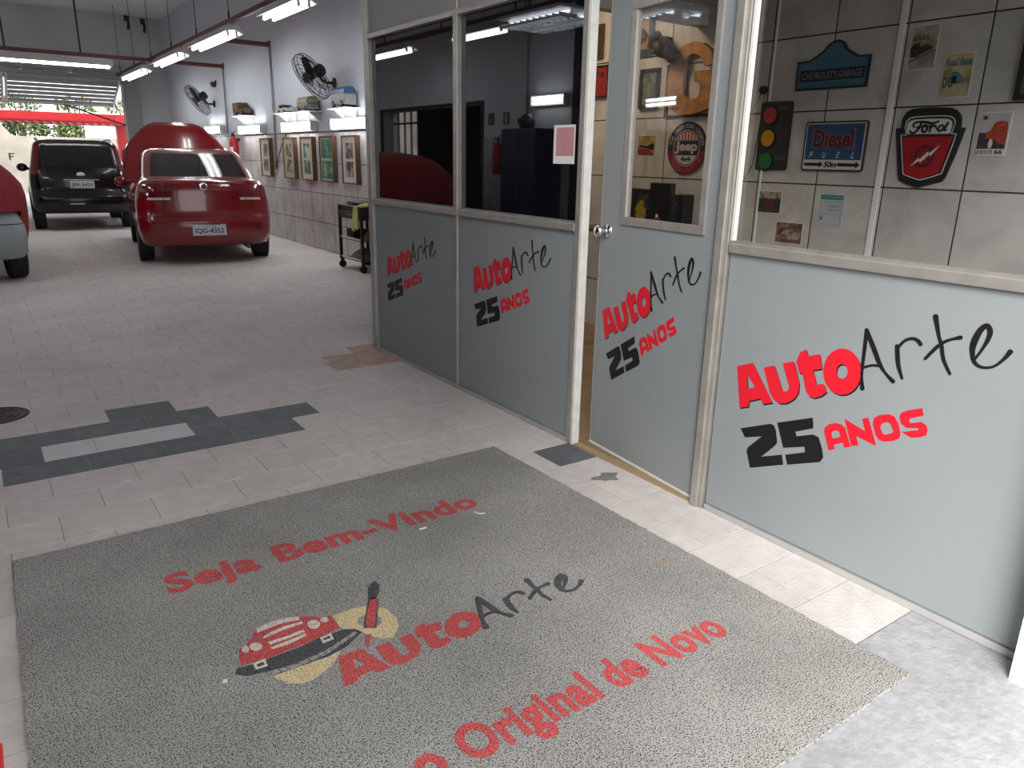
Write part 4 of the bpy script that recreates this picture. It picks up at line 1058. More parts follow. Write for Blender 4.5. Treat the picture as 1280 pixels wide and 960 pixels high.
# desk with dark things behind the door
t = thing('office_desk', 'dark office desk against the tiled wall behind the door', 'desk', (4.28, 4.2, 0.012))
box('desk_top', -0.35, 0.34, -0.55, 0.55, 0.955, 0.985, M['frame_wood'], t, 0.004)
for sx in (-0.32, 0.28):
    for sy in (-0.52, 0.48):
        box('leg', sx, sx + 0.04, sy, sy + 0.04, 0, 0.955, M['frame_black'], t)
t = thing('black_screen', 'black flat screen seen from behind on the office desk', 'monitor', (4.42, 4.16, 1.0))
box('screen', -0.03, 0.03, -0.02, 0.20, 0.03, 0.345, M['black'], t, 0.006)
box('stand', -0.06, 0.06, 0.03, 0.15, -0.003, 0.012, M['black'], t)
box('neck', -0.015, 0.015, 0.07, 0.11, 0.01, 0.05, M['black'], t)
t = thing('black_speaker', 'narrow black speaker standing right of the black screen', 'speaker', (4.44, 4.05, 0.997))
box('cabinet', -0.06, 0.06, -0.06, 0.06, 0, 0.27, M['black'], t, 0.006)
MB().lathe([(0.0, 0), (0.04, 0), (0.035, 0.006), (0.0, 0.004)], 18, Matrix.Translation((-0.06, 0, 0.16)) @ Matrix.Rotation(-pi / 2, 4, 'Y')).build('cone', M['rubber'], t)
t = thing('spray_can', 'small red can with a pale nozzle on the office desk', 'can', (4.20, 4.08, 0.997))
MB().lathe([(0, 0), (0.025, 0), (0.025, 0.09), (0.015, 0.105), (0, 0.105)], 16).build('body', flat('can_red', (0.25, 0.02, 0.02)), t)
MB().lathe([(0, 0.105), (0.01, 0.105), (0.009, 0.125), (0, 0.125)], 10).build('nozzle', M['paper'], t)
# unseen lamp added to warm and brighten the far office tiles
t = thing('office_fill_lamp', 'round warm fill lamp added out of view on the office ceiling', 'lamp', (3.6, 4.8, 2.999))
MB().lathe([(0, 0), (0.16, 0), (0.16, -0.03), (0, -0.03)], 24).build('base', M['white'], t)
MB().lathe([(0, -0.03), (0.15, -0.03), (0.14, -0.07), (0.09, -0.10), (0, -0.11)], 24).build('diffuser', emis('warm_fill_diffuser', (1.0, 0.77, 0.52), 80.0), t, True)

# ------------------------------------------------------------------ hanging light rails
def ceiling_lamp(label, length, loc, rz, group='hanging fluorescent lamps'):
    """batten with a white reflector and two tubes; local Y is the length, hung under z = 0"""
    t = thing('fluorescent_lamp', label, 'lamp', loc, rz, group)
    h = length / 2
    MB().box(-0.035, 0.035, -h, h, -0.035, 0.0).build('batten', M['lampgrey'], t, bevel=0.004)
    prof = [(-0.15, -0.135), (-0.07, -0.034), (0.07, -0.034), (0.15, -0.135), (0.14, -0.135), (0.05, -0.095), (-0.05, -0.095), (-0.14, -0.135)]
    MB().prism([prof], lambda u, v, d: (u, d, v), -h - 0.05, h + 0.05).build('reflector', M['lampgrey'], t)
    for s_ in (-1, 1):
        tb = MB().tube([(s_ * 0.06, -h + 0.02, -0.150), (s_ * 0.06, h - 0.02, -0.150)], 0.019, 12).build('tube', M['tube'], t, True)
        for e_ in (-1, 1):
            box('socket', s_ * 0.06 - 0.016, s_ * 0.06 + 0.016, e_ * (h - 0.012) - 0.012, e_ * (h - 0.012) + 0.012, -0.172, -0.10, M['lampgrey'], t)
    return t
RX, RZ = 3.36, 3.27
def rail(label, x, y0, y1, z):
    t = thing('lamp_rail', label, 'rail', (0, 0, 0), group='oxide red hanging rails')
    box('rail_tube', x - 0.03, x + 0.03, y0, y1, z, z + 0.06, M['steel_red'], t)
    yy = y0 + 0.7
    while yy < y1:
        MB().tube([(x, yy, z + 0.06), (x, yy, ZC)], 0.006, 6).build('hanger_wire', M['black'], t)
        MB().tube([(x, yy, z + 0.06), (x, yy, z + 0.16)], 0.013, 6).build('turnbuckle', M['black'], t)
        yy += 1.9
    return t
rail('dark red rail hung lengthwise over the red sedan', RX, 7.4, 21.9, RZ)
rail('dark red rail hung lengthwise along the left side, seen in the dark glass', -1.0, 6.0, 16.9, RZ)
def crossbar(label, x0, x1, y, z, wires=()):
    t = thing('lamp_rail', label, 'rail', group='oxide red hanging rails')
    box('rail_tube', x0, x1, y - 0.03, y + 0.03, z - 0.035, z + 0.035, M['steel_red'], t)
    box('wall_plate', x1 - 0.02, x1, y - 0.05, y + 0.05, z - 0.06, z + 0.06, M['steel_red'], t)
    for xx in wires:
        MB().tube([(xx, y, z + 0.035), (xx, y, ZC)], 0.016, 8).build('hanger_wire', M['black'], t)
crossbar('short dark red crossbar from the rail to the right wall, nearer one', RX + 0.03, XW, 14.1, 3.335)
crossbar('long dark red crossbar spanning the garage behind the red sedan', XL, XW, 17.13, 3.225, (0.85, 2.05))
for i, (yc, ln) in enumerate(((9.55, 1.25), (12.85, 2.1), (16.0, 2.0), (19.6, 2.4))):
    ceiling_lamp(('first twin-tube lamp of the rail over the sedan, nearest and cut by the photo top', 'second twin-tube lamp along the rail over the sedan', 'third twin-tube lamp along the rail over the sedan', 'farthest twin-tube lamp along the rail over the sedan')[i], ln, (RX, yc, RZ), 0)
ceiling_lamp('long twin-tube lamp fixed across the garage under the long crossbar', 2.4, (1.32, 17.13, 3.188), pi / 2)
ceiling_lamp('nearer twin-tube lamp on the left rail, seen in the right dark pane', 1.25, (-1.0, 9.45, RZ), 0)
ceiling_lamp('farther twin-tube lamp on the left rail, seen in the left dark pane', 1.9, (-1.0, 12.45, RZ), 0)
# louvred lamp over the entrance bay (seen in the glass)
t = thing('louvred_lamp', 'louvred twin ceiling lamp over the entrance bay, seen in the glass', 'lamp', (-0.87, 7.7, 3.1))
box('housing', -0.34, 0.34, -0.62, 0.62, 0.02, 0.05, M['white'], t)
for s_ in (-0.18, 0.18):
    MB().tube([(s_, -0.58, -0.01), (s_, 0.58, -0.01)], 0.016, 10).build('tube', emis('cool_tube', (0.80, 0.87, 1.0), 12.0), t)
    for k_ in range(10):
        MB().box(s_ - 0.13, s_ + 0.13, -0.56 + k_ * 0.124 - 0.004, -0.56 + k_ * 0.124 + 0.004, -0.072, -0.028).build('louvre_blade', M['white'], t)
    box('louvre_side', s_ - 0.14, s_ - 0.135, -0.6, 0.6, -0.075, -0.055, M['white'], t)
    box('louvre_side', s_ + 0.135, s_ + 0.14, -0.6, 0.6, -0.075, -0.055, M['white'], t)
for k_ in (-0.5, 0.5):
    MB().tube([(0, k_, 0.05), (0, k_, ZC - 3.1)], 0.006, 6).build('hanger_wire', M['black'], t)

# ------------------------------------------------------------------ wall lamps
def wall_lamp(label, fn, ya, yb, z):
    t = thing('wall_lamp', label, 'lamp', group='twin-tube wall lamps')
    y0, y1 = min(ya, yb), max(ya, yb)
    q = lambda d0, d1, a, b, c, e: MB().add([fn(u, v, d) for d in (d0, d1) for v in (c, e) for u in (a, b)], [(0, 2, 3, 1), (4, 5, 7, 6), (0, 1, 5, 4), (2, 6, 7, 3), (0, 4, 6, 2), (1, 3, 7, 5)])
    q(0.012, 0.06, y0, y1, z - 0.075, z + 0.075).build('housing', M['lampgrey'], t)
    for e_ in (y0 - 0.012, y1 - 0.003):
        q(0.012, 0.13, e_, e_ + 0.015, z - 0.075, z + 0.075).build('end_cap', M['lampgrey'], t)
    for dz in (-0.035, 0.035):
        MB().tube([fn(y0 + 0.005, z + dz, 0.095), fn(y1 - 0.005, z + dz, 0.095)], 0.021, 12).build('tube', M['tube'], t, True)
    return t
wall_lamp('wall lamp nearest the office, over the last framed picture', on_right, 9.95, 11.18, 1.945)
wall_lamp('wall lamp over the middle framed pictures', on_right, 12.02, 13.40, 1.945)
wall_lamp('wall lamp right of the fire extinguisher', on_right, 14.60, 15.98, 1.945)
wall_lamp('wall lamp half hidden by the raised red bonnet', on_right, 17.35, 18.6, 1.99)
wall_lamp('wall lamp on the opposite wall, seen in the right dark pane', on_left, 9.15, 9.95, 2.37)

# ------------------------------------------------------------------ framed pictures in the garage
PM = [
    (14.80, 14.27, picture_mat('photo_a', (0.06, 0.05, 0.05), (0.20, 0.17, 0.15), (0.42, 0.38, 0.34), 7, 1), M['cream'], 'narrow framed pair of photos farthest along the wall'),
    (13.52, 12.98, picture_mat('photo_b', (0.05, 0.055, 0.03), (0.16, 0.16, 0.09), (0.36, 0.36, 0.24), 7, 2), mat('yellow_mount', (0.47, 0.43, 0.30), 0.7), 'framed pair of olive photos, second from the far end'),
    (12.65, 12.11, picture_mat('photo_c', (0.02, 0.07, 0.06), (0.06, 0.15, 0.13), (0.40, 0.44, 0.38), 6, 3), mat('cream_mount', (0.50, 0.45, 0.34), 0.7), 'framed pair of teal photos, third along the wall'),
    (11.80, 11.26, picture_mat('photo_d', (0.015, 0.09, 0.055), (0.05, 0.20, 0.13), (0.45, 0.48, 0.36), 4, 4), mat('green_mount', (0.46, 0.42, 0.30), 0.7), 'framed pair of large green photos, second from the office'),
    (10.92, 10.40, picture_mat('photo_e', (0.03, 0.025, 0.03), (0.10, 0.085, 0.09), (0.38, 0.34, 0.28), 7, 5), mat('pale_mount', (0.62, 0.57, 0.48), 0.7), 'framed pair of dark photos nearest the office'),
]
for i, (ya, yb, pm, mt, lab) in enumerate(PM):
    t = thing('framed_picture', lab, 'picture', group='framed photo pairs on the garage wall')
    z0, z1 = 1.10, 1.785
    dp = 0.075
    layer(t, 'frame', [rect(yb, ya, z0, z1), rect(yb + 0.02, ya - 0.02, z0 + 0.02, z1 - 0.02)], 0.0, dp, M['frame_wood'])
    layer(t, 'mount', [rect(yb + 0.02, ya - 0.02, z0 + 0.02, z1 - 0.02)], 0.0, dp - 0.014, mt)
    mw = 0.06 if i == 3 else 0.13
    zm = (z0 + z1) / 2 - 0.005
    for (a, b) in ((z0 + (0.05 if i == 3 else 0.10), zm - 0.018), (zm + 0.018, z1 - (0.05 if i == 3 else 0.105))):
        layer(t, 'photo', [rect(yb + mw, ya - mw, a, b)], dp - 0.014, dp - 0.012, pm)

# ------------------------------------------------------------------ shelves with model vehicles
def shelf(label, ya, yb, z, d=0.26):
    t = thing('wall_shelf', label, 'shelf', group='small white wall shelves')
    MB().box(XW - d, XW, yb, ya, z - 0.018, z).build('board', M['white'], t, bevel=0.003)
    for yy in (yb + 0.10, ya - 0.10):
        MB().prism([[(0.0, z - 0.018), (0.18, z - 0.018), (0.18, z - 0.03), (0.03, z - 0.14), (0.0, z - 0.14)]], lambda u, v, d_: (XW - u, yy + d_, v), -0.006, 0.006).build('bracket', M['lampgrey'], t)
    return t
shelf('white shelf under the blue model bus', 10.98, 10.36, 2.155)
shelf('white shelf under the grey model van', 12.42, 11.78, 2.160)
shelf('white shelf under the small white model car', 13.42, 12.80, 2.170)
shelf('white shelf under the brown model truck', 15.95, 15.18, 2.205)
def model_wheels(t, xs, ys, r, wd=0.03):
    for x in xs:
        for y in ys:
            o = MB().lathe([(0.3 * r, -wd / 2), (r, -wd / 2), (r, wd / 2), (0.3 * r, wd / 2)], 16, Matrix.Translation((x, y, r)) @ Matrix.Rotation(pi / 2, 4, 'Y')).build('wheel', M['rubber'], t)
            MB().lathe([(0.0, -wd / 2 - 0.002), (0.45 * r, -wd / 2 - 0.002), (0.45 * r, wd / 2 + 0.002), (0, wd / 2 + 0.002)], 12, Matrix.Translation((x, y, r)) @ Matrix.Rotation(pi / 2, 4, 'Y')).build('hub_cap', M['rim'], o)
def van(label, loc, L, Wd, H, lower, upper, glass, split, nwin, round_roof=0.03):
    """small model van or bus; local Y is its length"""
    t = thing('model_van' if H < 0.25 else 'model_bus', label, 'model vehicle', loc)
    r = 0.16 * H
    zl = r * 0.7
    zm = zl + (H - zl) * split
    h = Wd / 2
    box('lower_body', -h, h, -L / 2, L / 2, zl, zm, lower, t, 0.02)
    pr = [(-h + 0.004, zm - 0.005), (h - 0.004, zm - 0.005), (h - 0.014, H - 0.035), (h * 0.6, H - 0.008), (0, H), (-h * 0.6, H - 0.008), (-h + 0.014, H - 0.035)]
    MB().prism([pr], lambda u, v, d: (u, d, v), -L / 2 + 0.008, L / 2 - 0.008).build('upper_body', upper, t, bevel=0.012)
    zw0, zw1 = zm + 0.012, H - 0.05
    if nwin:
        for k in range(nwin):
            a = -L / 2 + 0.045 + k * (L - 0.09) / nwin
            b = a + (L - 0.09) / nwin - 0.014
            MB().box(-h - 0.002, -h + 0.02, a, b, zw0, zw1).build('window', glass, t)
        for yy in (-L / 2 + 0.006, L / 2 - 0.008):
            MB().box(-h + 0.03, h - 0.03, yy - 0.002, yy + 0.003, zw0, zw1).build('window', glass, t)
    box('bumper', -h, h, -L / 2 - 0.008, -L / 2 + 0.004, zl, zl + 0.018, M['rim'], t)
    for sx in (-0.6, 0.6):
        MB().lathe([(0, 0), (0.012, 0), (0.01, 0.006), (0, 0.006)], 10, Matrix.Translation((sx * h, -L / 2, zl + 0.045)) @ Matrix.Rotation(pi / 2, 4, 'X')).build('lamp', M['clear_lens'], t)
    model_wheels(t, (-h + 0.008, h - 0.008), (-L * 0.3, L * 0.3), r)
    return t
silver = mat('model_silver', (0.33, 0.34, 0.34), 0.35, 0.3)
van('blue and silver model bus on the shelf nearest the office', (XW - 0.125, 10.66, 2.156), 0.50, 0.19, 0.275, silver, mat('model_blue', (0.03, 0.10, 0.22), 0.4), M['car_glass'], 0.62, 0)
van('grey model van with yellow windows on the second shelf', (XW - 0.125, 12.09, 2.161), 0.50, 0.19, 0.215, mat('model_grey', (0.20, 0.195, 0.19), 0.45), mat('model_grey_top', (0.17, 0.165, 0.16), 0.45), mat('amber_window', (0.38, 0.31, 0.14), 0.4), 0.45, 4)
# open model car, white with a dark canopy
t = thing('model_car', 'small white model car with a black canopy on the third shelf', 'model vehicle', (XW - 0.125, 13.12, 2.171))
box('body', -0.075, 0.075, -0.20, 0.20, 0.02, 0.075, mat('model_white', (0.55, 0.55, 0.52), 0.5), t, 0.012)
box('canopy', -0.07, 0.07, -0.10, 0.14, 0.105, 0.125, M['black'], t, 0.006)
for sx in (-0.065, 0.065):
    for sy in (-0.095, 0.135):
        MB().tube([(sx, sy, 0.07), (sx, sy, 0.11)], 0.004, 6).build('canopy_post', M['black'], t)
box('windscreen', -0.06, 0.06, 0.13, 0.134, 0.075, 0.105, M['car_glass'], t)
box('seat', -0.05, 0.05, -0.06, 0.02, 0.07, 0.10, M['frame_wood'], t, 0.005)
model_wheels(t, (-0.07, 0.07), (-0.13, 0.13), 0.028)
# brown wooden truck
t = thing('model_truck', 'brown wooden model truck on the farthest shelf', 'model vehicle', (XW - 0.13, 15.57, 2.206))
brown = mat('model_brown', (0.13, 0.075, 0.035), 0.6, var=0.3, scale=30)
box('chassis', -0.06, 0.06, -0.34, 0.34, 0.035, 0.06, M['frame_wood'], t)
box('cargo_box', -0.095, 0.095, -0.06, 0.34, 0.06, 0.235, brown, t, 0.012)
for k_ in range(5):
    box('stake', -0.099, -0.093, -0.05 + k_ * 0.085, -0.035 + k_ * 0.085, 0.06, 0.235, M['frame_wood'], t)
box('cab', -0.08, 0.08, -0.20, -0.07, 0.06, 0.18, brown, t, 0.012)
box('cab_window', -0.083, 0.083, -0.18, -0.10, 0.115, 0.165, M['car_glass'], t)
box('bonnet', -0.065, 0.065, -0.34, -0.20, 0.06, 0.125, brown, t, 0.015)
model_wheels(t, (-0.08, 0.08), (-0.26, 0.15, 0.26), 0.042)

# ------------------------------------------------------------------ wall fans
def wall_fan(label, yb):
    t = thing('wall_fan', label, 'fan', (XW, yb, 2.53), 0, 'black wall fans')
    MB().lathe([(0, 0), (0.075, 0), (0.07, 0.02), (0.03, 0.035), (0, 0.036)], 20, Matrix.Rotation(-pi / 2, 4, 'Y')).build('wall_base', M['black'], t, True)
    MB().tube([(-0.02, 0, 0), (-0.12, 0.01, -0.005), (-0.19, 0.02, 0.03), (-0.22, 0.02, 0.10)], 0.022, 10).build('arm', M['black'], t, True)
    # head: local Z is the blowing direction (out, down)
    nrm = Vector((-0.80, -0.05, -0.60)).normalized()
    z = nrm; x = Vector((0, 1, 0)); x = (x - z * x.dot(z)).normalized(); y = z.cross(x)
    H = Matrix(((x.x, y.x, z.x, -0.24), (x.y, y.y, z.y, 0.02), (x.z, y.z, z.z, 0.14), (0, 0, 0, 1)))
    MB().lathe([(0, -0.10), (0.06, -0.10), (0.085, -0.08), (0.09, 0.03), (0.06, 0.06), (0, 0.06)], 20, H).build('motor', M['black'], t, True)
    R = 0.35
    H2 = H @ Matrix.Translation((0, 0, 0.13))
    cg = MB()
    for (r_, zz) in ((R, 0.0), (R * 0.97, 0.05), (R * 0.97, -0.05), (0.10, 0.075), (0.09, -0.075), (0.24, 0.07), (0.24, -0.07)):
        cg.tube([H2 @ Vector((r_ * cos(a), r_ * sin(a), zz)) for a in [i * 2 * pi / 40 for i in range(41)]], 0.005 if r_ < R else 0.008, 5, False)
    for i in range(28):
        a = 2 * pi * i / 28
        c_, s_ = cos(a), sin(a)
        cg.tube([H2 @ Vector((r_ * c_, r_ * s_, zz)) for r_, zz in ((0.05, 0.075), (0.24, 0.07), (R * 0.97, 0.05), (R, 0.0), (R * 0.97, -0.05), (0.24, -0.07), (0.09, -0.075))], 0.0025, 4, False)
    cg.build('cage', M['black'], t)
    MB().lathe([(0, 0.07), (0.055, 0.07), (0.05, 0.085), (0, 0.085)], 18, H2).build('badge', M['black'], t)
    MB().lathe([(0, -0.03), (0.045, -0.03), (0.045, 0.03), (0, 0.035)], 16, H2).build('hub', M['black'], t)
    for i in range(3):
        a = 2 * pi * i / 3
        Bm = H2 @ Matrix.Rotation(a, 4, 'Z')
        vs = []
        for k in range(7):
            r_ = 0.04 + 0.29 * k / 6
            wd = 0.025 + 0.05 * sin(pi * min(1.0, k / 6 * 0.8 + 0.1))
            vs += [Bm @ Vector((r_, -wd, -0.02)), Bm @ Vector((r_, wd, 0.02))]
        MB().add(vs, [(2 * k, 2 * k + 2, 2 * k + 3, 2 * k + 1) for k in range(6)]).build('blade', M['black'], t, True)
    return t
wall_fan('black cage wall fan above the grey model van, nearer one', 11.25)
wall_fan('black cage wall fan above the raised red bonnet, farther one', 18.07)

# ------------------------------------------------------------------ extinguisher, camera, conduits
def extinguisher(label, x, y, z, m):
    t = thing('fire_extinguisher', label, 'fire extinguisher', (x, y, z))
    MB().lathe([(0, 0), (0.085, 0), (0.09, 0.02), (0.09, 0.42), (0.075, 0.48), (0.035, 0.515), (0.03, 0.54), (0, 0.54)], 24).build('cylinder', m, t, True)
    MB().lathe([(0, 0.54), (0.028, 0.54), (0.028, 0.58), (0, 0.58)], 14).build('valve', M['black'], t)
    MB().tube([(0.0, 0.02, 0.58), (0, -0.06, 0.62), (0, -0.12, 0.61)], 0.009, 6).build('handle', M['black'], t)
    MB().tube([(0, 0.03, 0.57), (0, 0.09, 0.60), (0, 0.13, 0.5), (0, 0.12, 0.25)], 0.01, 6).build('hose', M['black'], t)
    MB().prism([[(0.093 * cos(a), 0.093 * sin(a)) for a in [radians(120 + i * 10) for i in range(13)]] + [(0.0905 * cos(a), 0.0905 * sin(a)) for a in [radians(240 - i * 10) for i in range(13)]]], lambda u, v, d: (u, v, d), 0.20, 0.33).build('label_band', M['paper'], t)
    box('wall_hanger', (0.05 if x > 0 else -0.13), (0.13 if x > 0 else -0.05), -0.03, 0.03, 0.44, 0.50, M['iron'], t)
    return t
extinguisher('red fire extinguisher hanging left of a wall lamp', XW - 0.13, 16.35, 1.30, flat('extinguisher_red', (0.42, 0.012, 0.015)))
extinguisher('fire extinguisher on the opposite wall, seen in the right dark pane', XL + 0.13, 10.85, 1.25, flat('extinguisher_red', (0.42, 0.012, 0.015)))
t = thing('security_camera', 'small black security camera high on the wall above the far fan', 'camera', (XW, 17.8, 2.95))
MB().lathe([(0, 0), (0.05, 0), (0.045, 0.03), (0, 0.03)], 16, Matrix.Rotation(-pi / 2, 4, 'Y')).build('mount', M['black'], t)
MB().tube([(-0.02, 0, 0), (-0.08, 0, -0.03)], 0.016, 8).build('arm', M['black'], t)
MB().lathe([(0, 0), (0.05, 0), (0.055, 0.12), (0.04, 0.16), (0, 0.165)], 16, Matrix.Translation((-0.07, 0.05, -0.02)) @ Matrix.Rotation(radians(105), 4, 'X')).build('body', M['black'], t, True)
cnd = mat('conduit_grey', (0.27, 0.27, 0.29), 0.5)
def conduit(label, pts, r, m=cnd, joints=()):
    t = thing('wall_conduit', label, 'conduit', group='grey wall conduits')
    MB().tube(pts, r, 10).build('pipe', m, t, True)
    for q in joints:
        MB().tube([q, (q[0], q[1], q[2] + 0.09)], r * 1.35, 10).build('coupling', m, t)
conduit('grey conduit down the wall from the nearer crossbar', [(XW - 0.02, 14.05, 3.3), (XW - 0.02, 14.05, 2.3), (XW - 0.03, 14.05, 1.84), (XW - 0.03, 14.10, 1.25)], 0.022, joints=((XW - 0.02, 14.05, 2.28),))
conduit('thin grey conduit down the wall from the long crossbar', [(XW - 0.02, 17.13, 3.2), (XW - 0.02, 17.13, 1.9)], 0.016)
conduit('black cable sagging from the wall lamp to the far framed picture', [(XW - 0.03, 13.45, 1.84), (XW - 0.05, 13.65, 1.66), (XW - 0.05, 13.9, 1.42), (XW - 0.04, 14.08, 1.30)], 0.008, M['black'])
conduit('pale cable dropping behind the blue model bus', [(XW - 0.02, 11.2, 2.46), (XW - 0.02, 11.12, 2.30), (XW - 0.02, 11.16, 2.10), (XW - 0.02, 11.1, 1.97)], 0.006)
conduit('grey conduit up the opposite wall, right of the doorway in the glass', [(XL + 0.02, 10.2, 1.85), (XL + 0.02, 10.2, 4.7)], 0.02)
conduit('grey conduit up the opposite wall, left of the doorway in the glass', [(XL + 0.02, 15.75, 1.85), (XL + 0.02, 15.75, 4.7)], 0.02)
for (y0, y1, lab, m_) in ((11.17, 11.32, 'dark framed notice on the opposite wall, left one in the glass', mat('dim_notice', (0.10, 0.10, 0.12), 0.5, var=0.4, scale=20)), (10.72, 10.86, 'brown framed mirror on the opposite wall, right one in the glass', mat('mirror_grey', (0.30, 0.30, 0.32), 0.3))):
    t = thing('framed_picture', lab, 'picture')
    MB().prism([rect(y0, y1, 2.05, 2.24), rect(y0 + 0.02, y1 - 0.02, 2.07, 2.22)], on_left, 0.0, 0.02).build('frame', M['frame_wood'], t)
    MB().prism([rect(y0 + 0.02, y1 - 0.02, 2.07, 2.22)], on_left, 0.0, 0.012).build('print', m_, t)
# dark cabinet by the opposite wall
t = thing('tool_cabinet', 'dark blue tool cabinet by the opposite wall, seen in the right dark pane', 'cabinet', (XL + 0.27, 9.72, 0))
navy = mat('cabinet_navy', (0.018, 0.02, 0.05), 0.5)
box('body', -0.25, 0.25, -0.45, 0.45, 0.05, 1.95, navy, t, 0.01)
for k_ in range(2):
    d_ = box('door', 0.25, 0.265, -0.44 + k_ * 0.445, -0.005 + k_ * 0.445, 0.08, 1.92, navy, t, 0.004)
    box('handle', 0.265, 0.29, -0.03 + k_ * 0.05, -0.02 + k_ * 0.05, 0.9, 1.1, M['rim'], d_)
for sx in (-0.22, 0.18):
    for sy in (-0.42, 0.38):
        box('foot', sx, sx + 0.04, sy, sy + 0.04, 0, 0.05, M['black'], t)
t = thing('welding_mask', 'rounded black mask on top of the dark blue cabinet', 'mask', (XL + 0.27, 9.85, 1.95))
MB().lathe([(0.0, 0.0), (0.11, 0.0), (0.13, 0.08), (0.11, 0.17), (0.05, 0.22), (0, 0.225)], 18).build('shell', M['black'], t, True)
box('visor', 0.10, 0.135, -0.06, 0.06, 0.09, 0.15, M['car_glass'], t)

# ------------------------------------------------------------------ tool cart
t = thing('tool_cart', 'black three-shelf tool cart by the office corner', 'tool cart', (4.30, 9.62, 0))
bk = M['black']
hx, hy = 0.20, 0.36
for sx in (-1, 1):
    for sy in (-1, 1):
        box('upright', sx * hx - 0.018, sx * hx + 0.018, sy * hy - 0.018, sy * hy + 0.018, 0.12, 0.86, bk, t)
        c_ = thing('caster', None, None, (sx * (hx - 0.01), sy * (hy - 0.01), 0)); c_.parent = t
        MB().lathe([(0.012, -0.014), (0.05, -0.014), (0.05, 0.014), (0.012, 0.014)], 18, Matrix.Translation((0, 0, 0.05)) @ Matrix.Rotation(pi / 2, 4, 'X')).build('wheel', M['rubber'], c_)
        box('fork', -0.02, 0.02, -0.022, 0.022, 0.085, 0.125, bk, c_)
box('top_tray', -hx, hx, -hy, hy, 0.79, 0.86, bk, t, 0.006)
dr = box('drawer', -hx - 0.022, -hx - 0.001, -hy + 0.03, hy - 0.03, 0.70, 0.785, mat('cart_drawer', (0.035, 0.03, 0.035), 0.4), t, 0.004)
box('pull', -hx - 0.03, -hx - 0.022, -0.1, 0.1, 0.745, 0.757, M['rim'], dr)
box('drawer_case', -hx, hx, -hy, hy, 0.69, 0.79, bk, t)
for z_ in (0.42, 0.15):
    box('shelf', -hx, hx, -hy, hy, z_ - 0.012, z_, bk, t)
    for sx in (-1, 1):
        box('shelf_lip', sx * hx - 0.004, sx * hx + 0.004, -hy, hy, z_, z_ + 0.025, M['lampgrey'], t)
def cloth_heap(label, x, y, z, rx, ry, h, m, seed, nm='rag'):
    random.seed(seed)
    mb = MB()
    n = 22
    rings = []
    for i in range(7):
        q = i / 6
        ring = []
        for j in range(n):
            a = 2 * pi * j / n
            rr = (1 - q ** 2.2) * (1 + 0.12 * sin(3 * a + seed) + random.uniform(-0.06, 0.06))
            ring.append((rx * rr * cos(a), ry * rr * sin(a), h * q * (1 + random.uniform(-0.12, 0.12))))
        rings.append(ring)
    vs = [p for r_ in rings for p in r_]
    fs = [(i * n + j, i * n + (j + 1) % n, (i + 1) * n + (j + 1) % n, (i + 1) * n + j) for i in range(6) for j in range(n)]
    mb.add(vs, fs)
    mb.add(rings[0], [tuple(range(n))[::-1]])
    mb.add(rings[-1], [tuple(range(n))])
    o = mb.build(nm, m, None, True)
    o.location = (x, y, z)
    tag(o, label, 'rag')
lime = mat('lime_cloth', (0.42, 0.45, 0.12), 0.85, var=0.2, scale=20)
cloth_heap('lime green cloth on top of the tool cart', 4.22, 9.38, 0.861, 0.1, 0.1, 0.05, lime, 1)
o = MB().prism([[(9.30, 0.865), (9.42, 0.868), (9.45, 0.72), (9.50, 0.56), (9.42, 0.54), (9.38, 0.60), (9.34, 0.56), (9.28, 0.60), (9.29, 0.74)]], lambda u, v, d: (4.30 - 0.2 - 0.026 - d, u, v), 0.0, 0.016).build('glove', lime)
tag(o, 'lime green glove hanging off the tool cart', 'glove')
cloth_heap('olive towel pile on the lowest cart shelf', 4.28, 9.60, 0.151, 0.17, 0.24, 0.14, mat('olive_cloth', (0.13, 0.12, 0.06), 0.9, var=0.4, scale=25), 2, 'towel_pile')
cloth_heap('brown rag on the middle cart shelf', 4.28, 9.42, 0.421, 0.10, 0.10, 0.12, mat('brown_cloth', (0.20, 0.12, 0.05), 0.9, var=0.3), 3)
t = thing('parts_tray', 'black parts tray on the middle cart shelf', 'tray', (4.26, 9.76, 0.421))
box('base', -0.11, 0.11, -0.12, 0.12, 0.0, 0.01, bk, t)
for (a, b, c_, d_) in ((-0.11, -0.10, -0.12, 0.12), (0.10, 0.11, -0.12, 0.12), (-0.11, 0.11, -0.12, -0.11), (-0.11, 0.11, 0.11, 0.12)):
    box('side', a, b, c_, d_, 0.005, 0.12, bk, t)
t = thing('toolbox_lid', 'flat black case lying on top of the tool cart', 'case', (4.32, 9.72, 0.861))
box('case_body', -0.13, 0.13, -0.22, 0.20, 0.0, 0.045, bk, t, 0.01)
box('handle', -0.16, -0.13, -0.06, 0.06, 0.015, 0.03, bk, t)
# hooks and a small lamp high on the back wall
for xx, zz, lab in ((3.85, 4.62, 'black hook high on the back wall, left one'), (4.22, 4.58, 'black hook high on the back wall, right one')):
    t = thing('hanging_hook', lab, 'hook', (xx, YB, zz))
    MB().tube([(0, 0, 0.12), (0, -0.10, 0.10), (0.02, -0.12, -0.02), (0.0, -0.11, -0.16)], 0.035, 8).build('shank', M['black'], t)
    box('back_plate', -0.06, 0.06, -0.02, 0.0, 0.05, 0.18, M['black'], t)

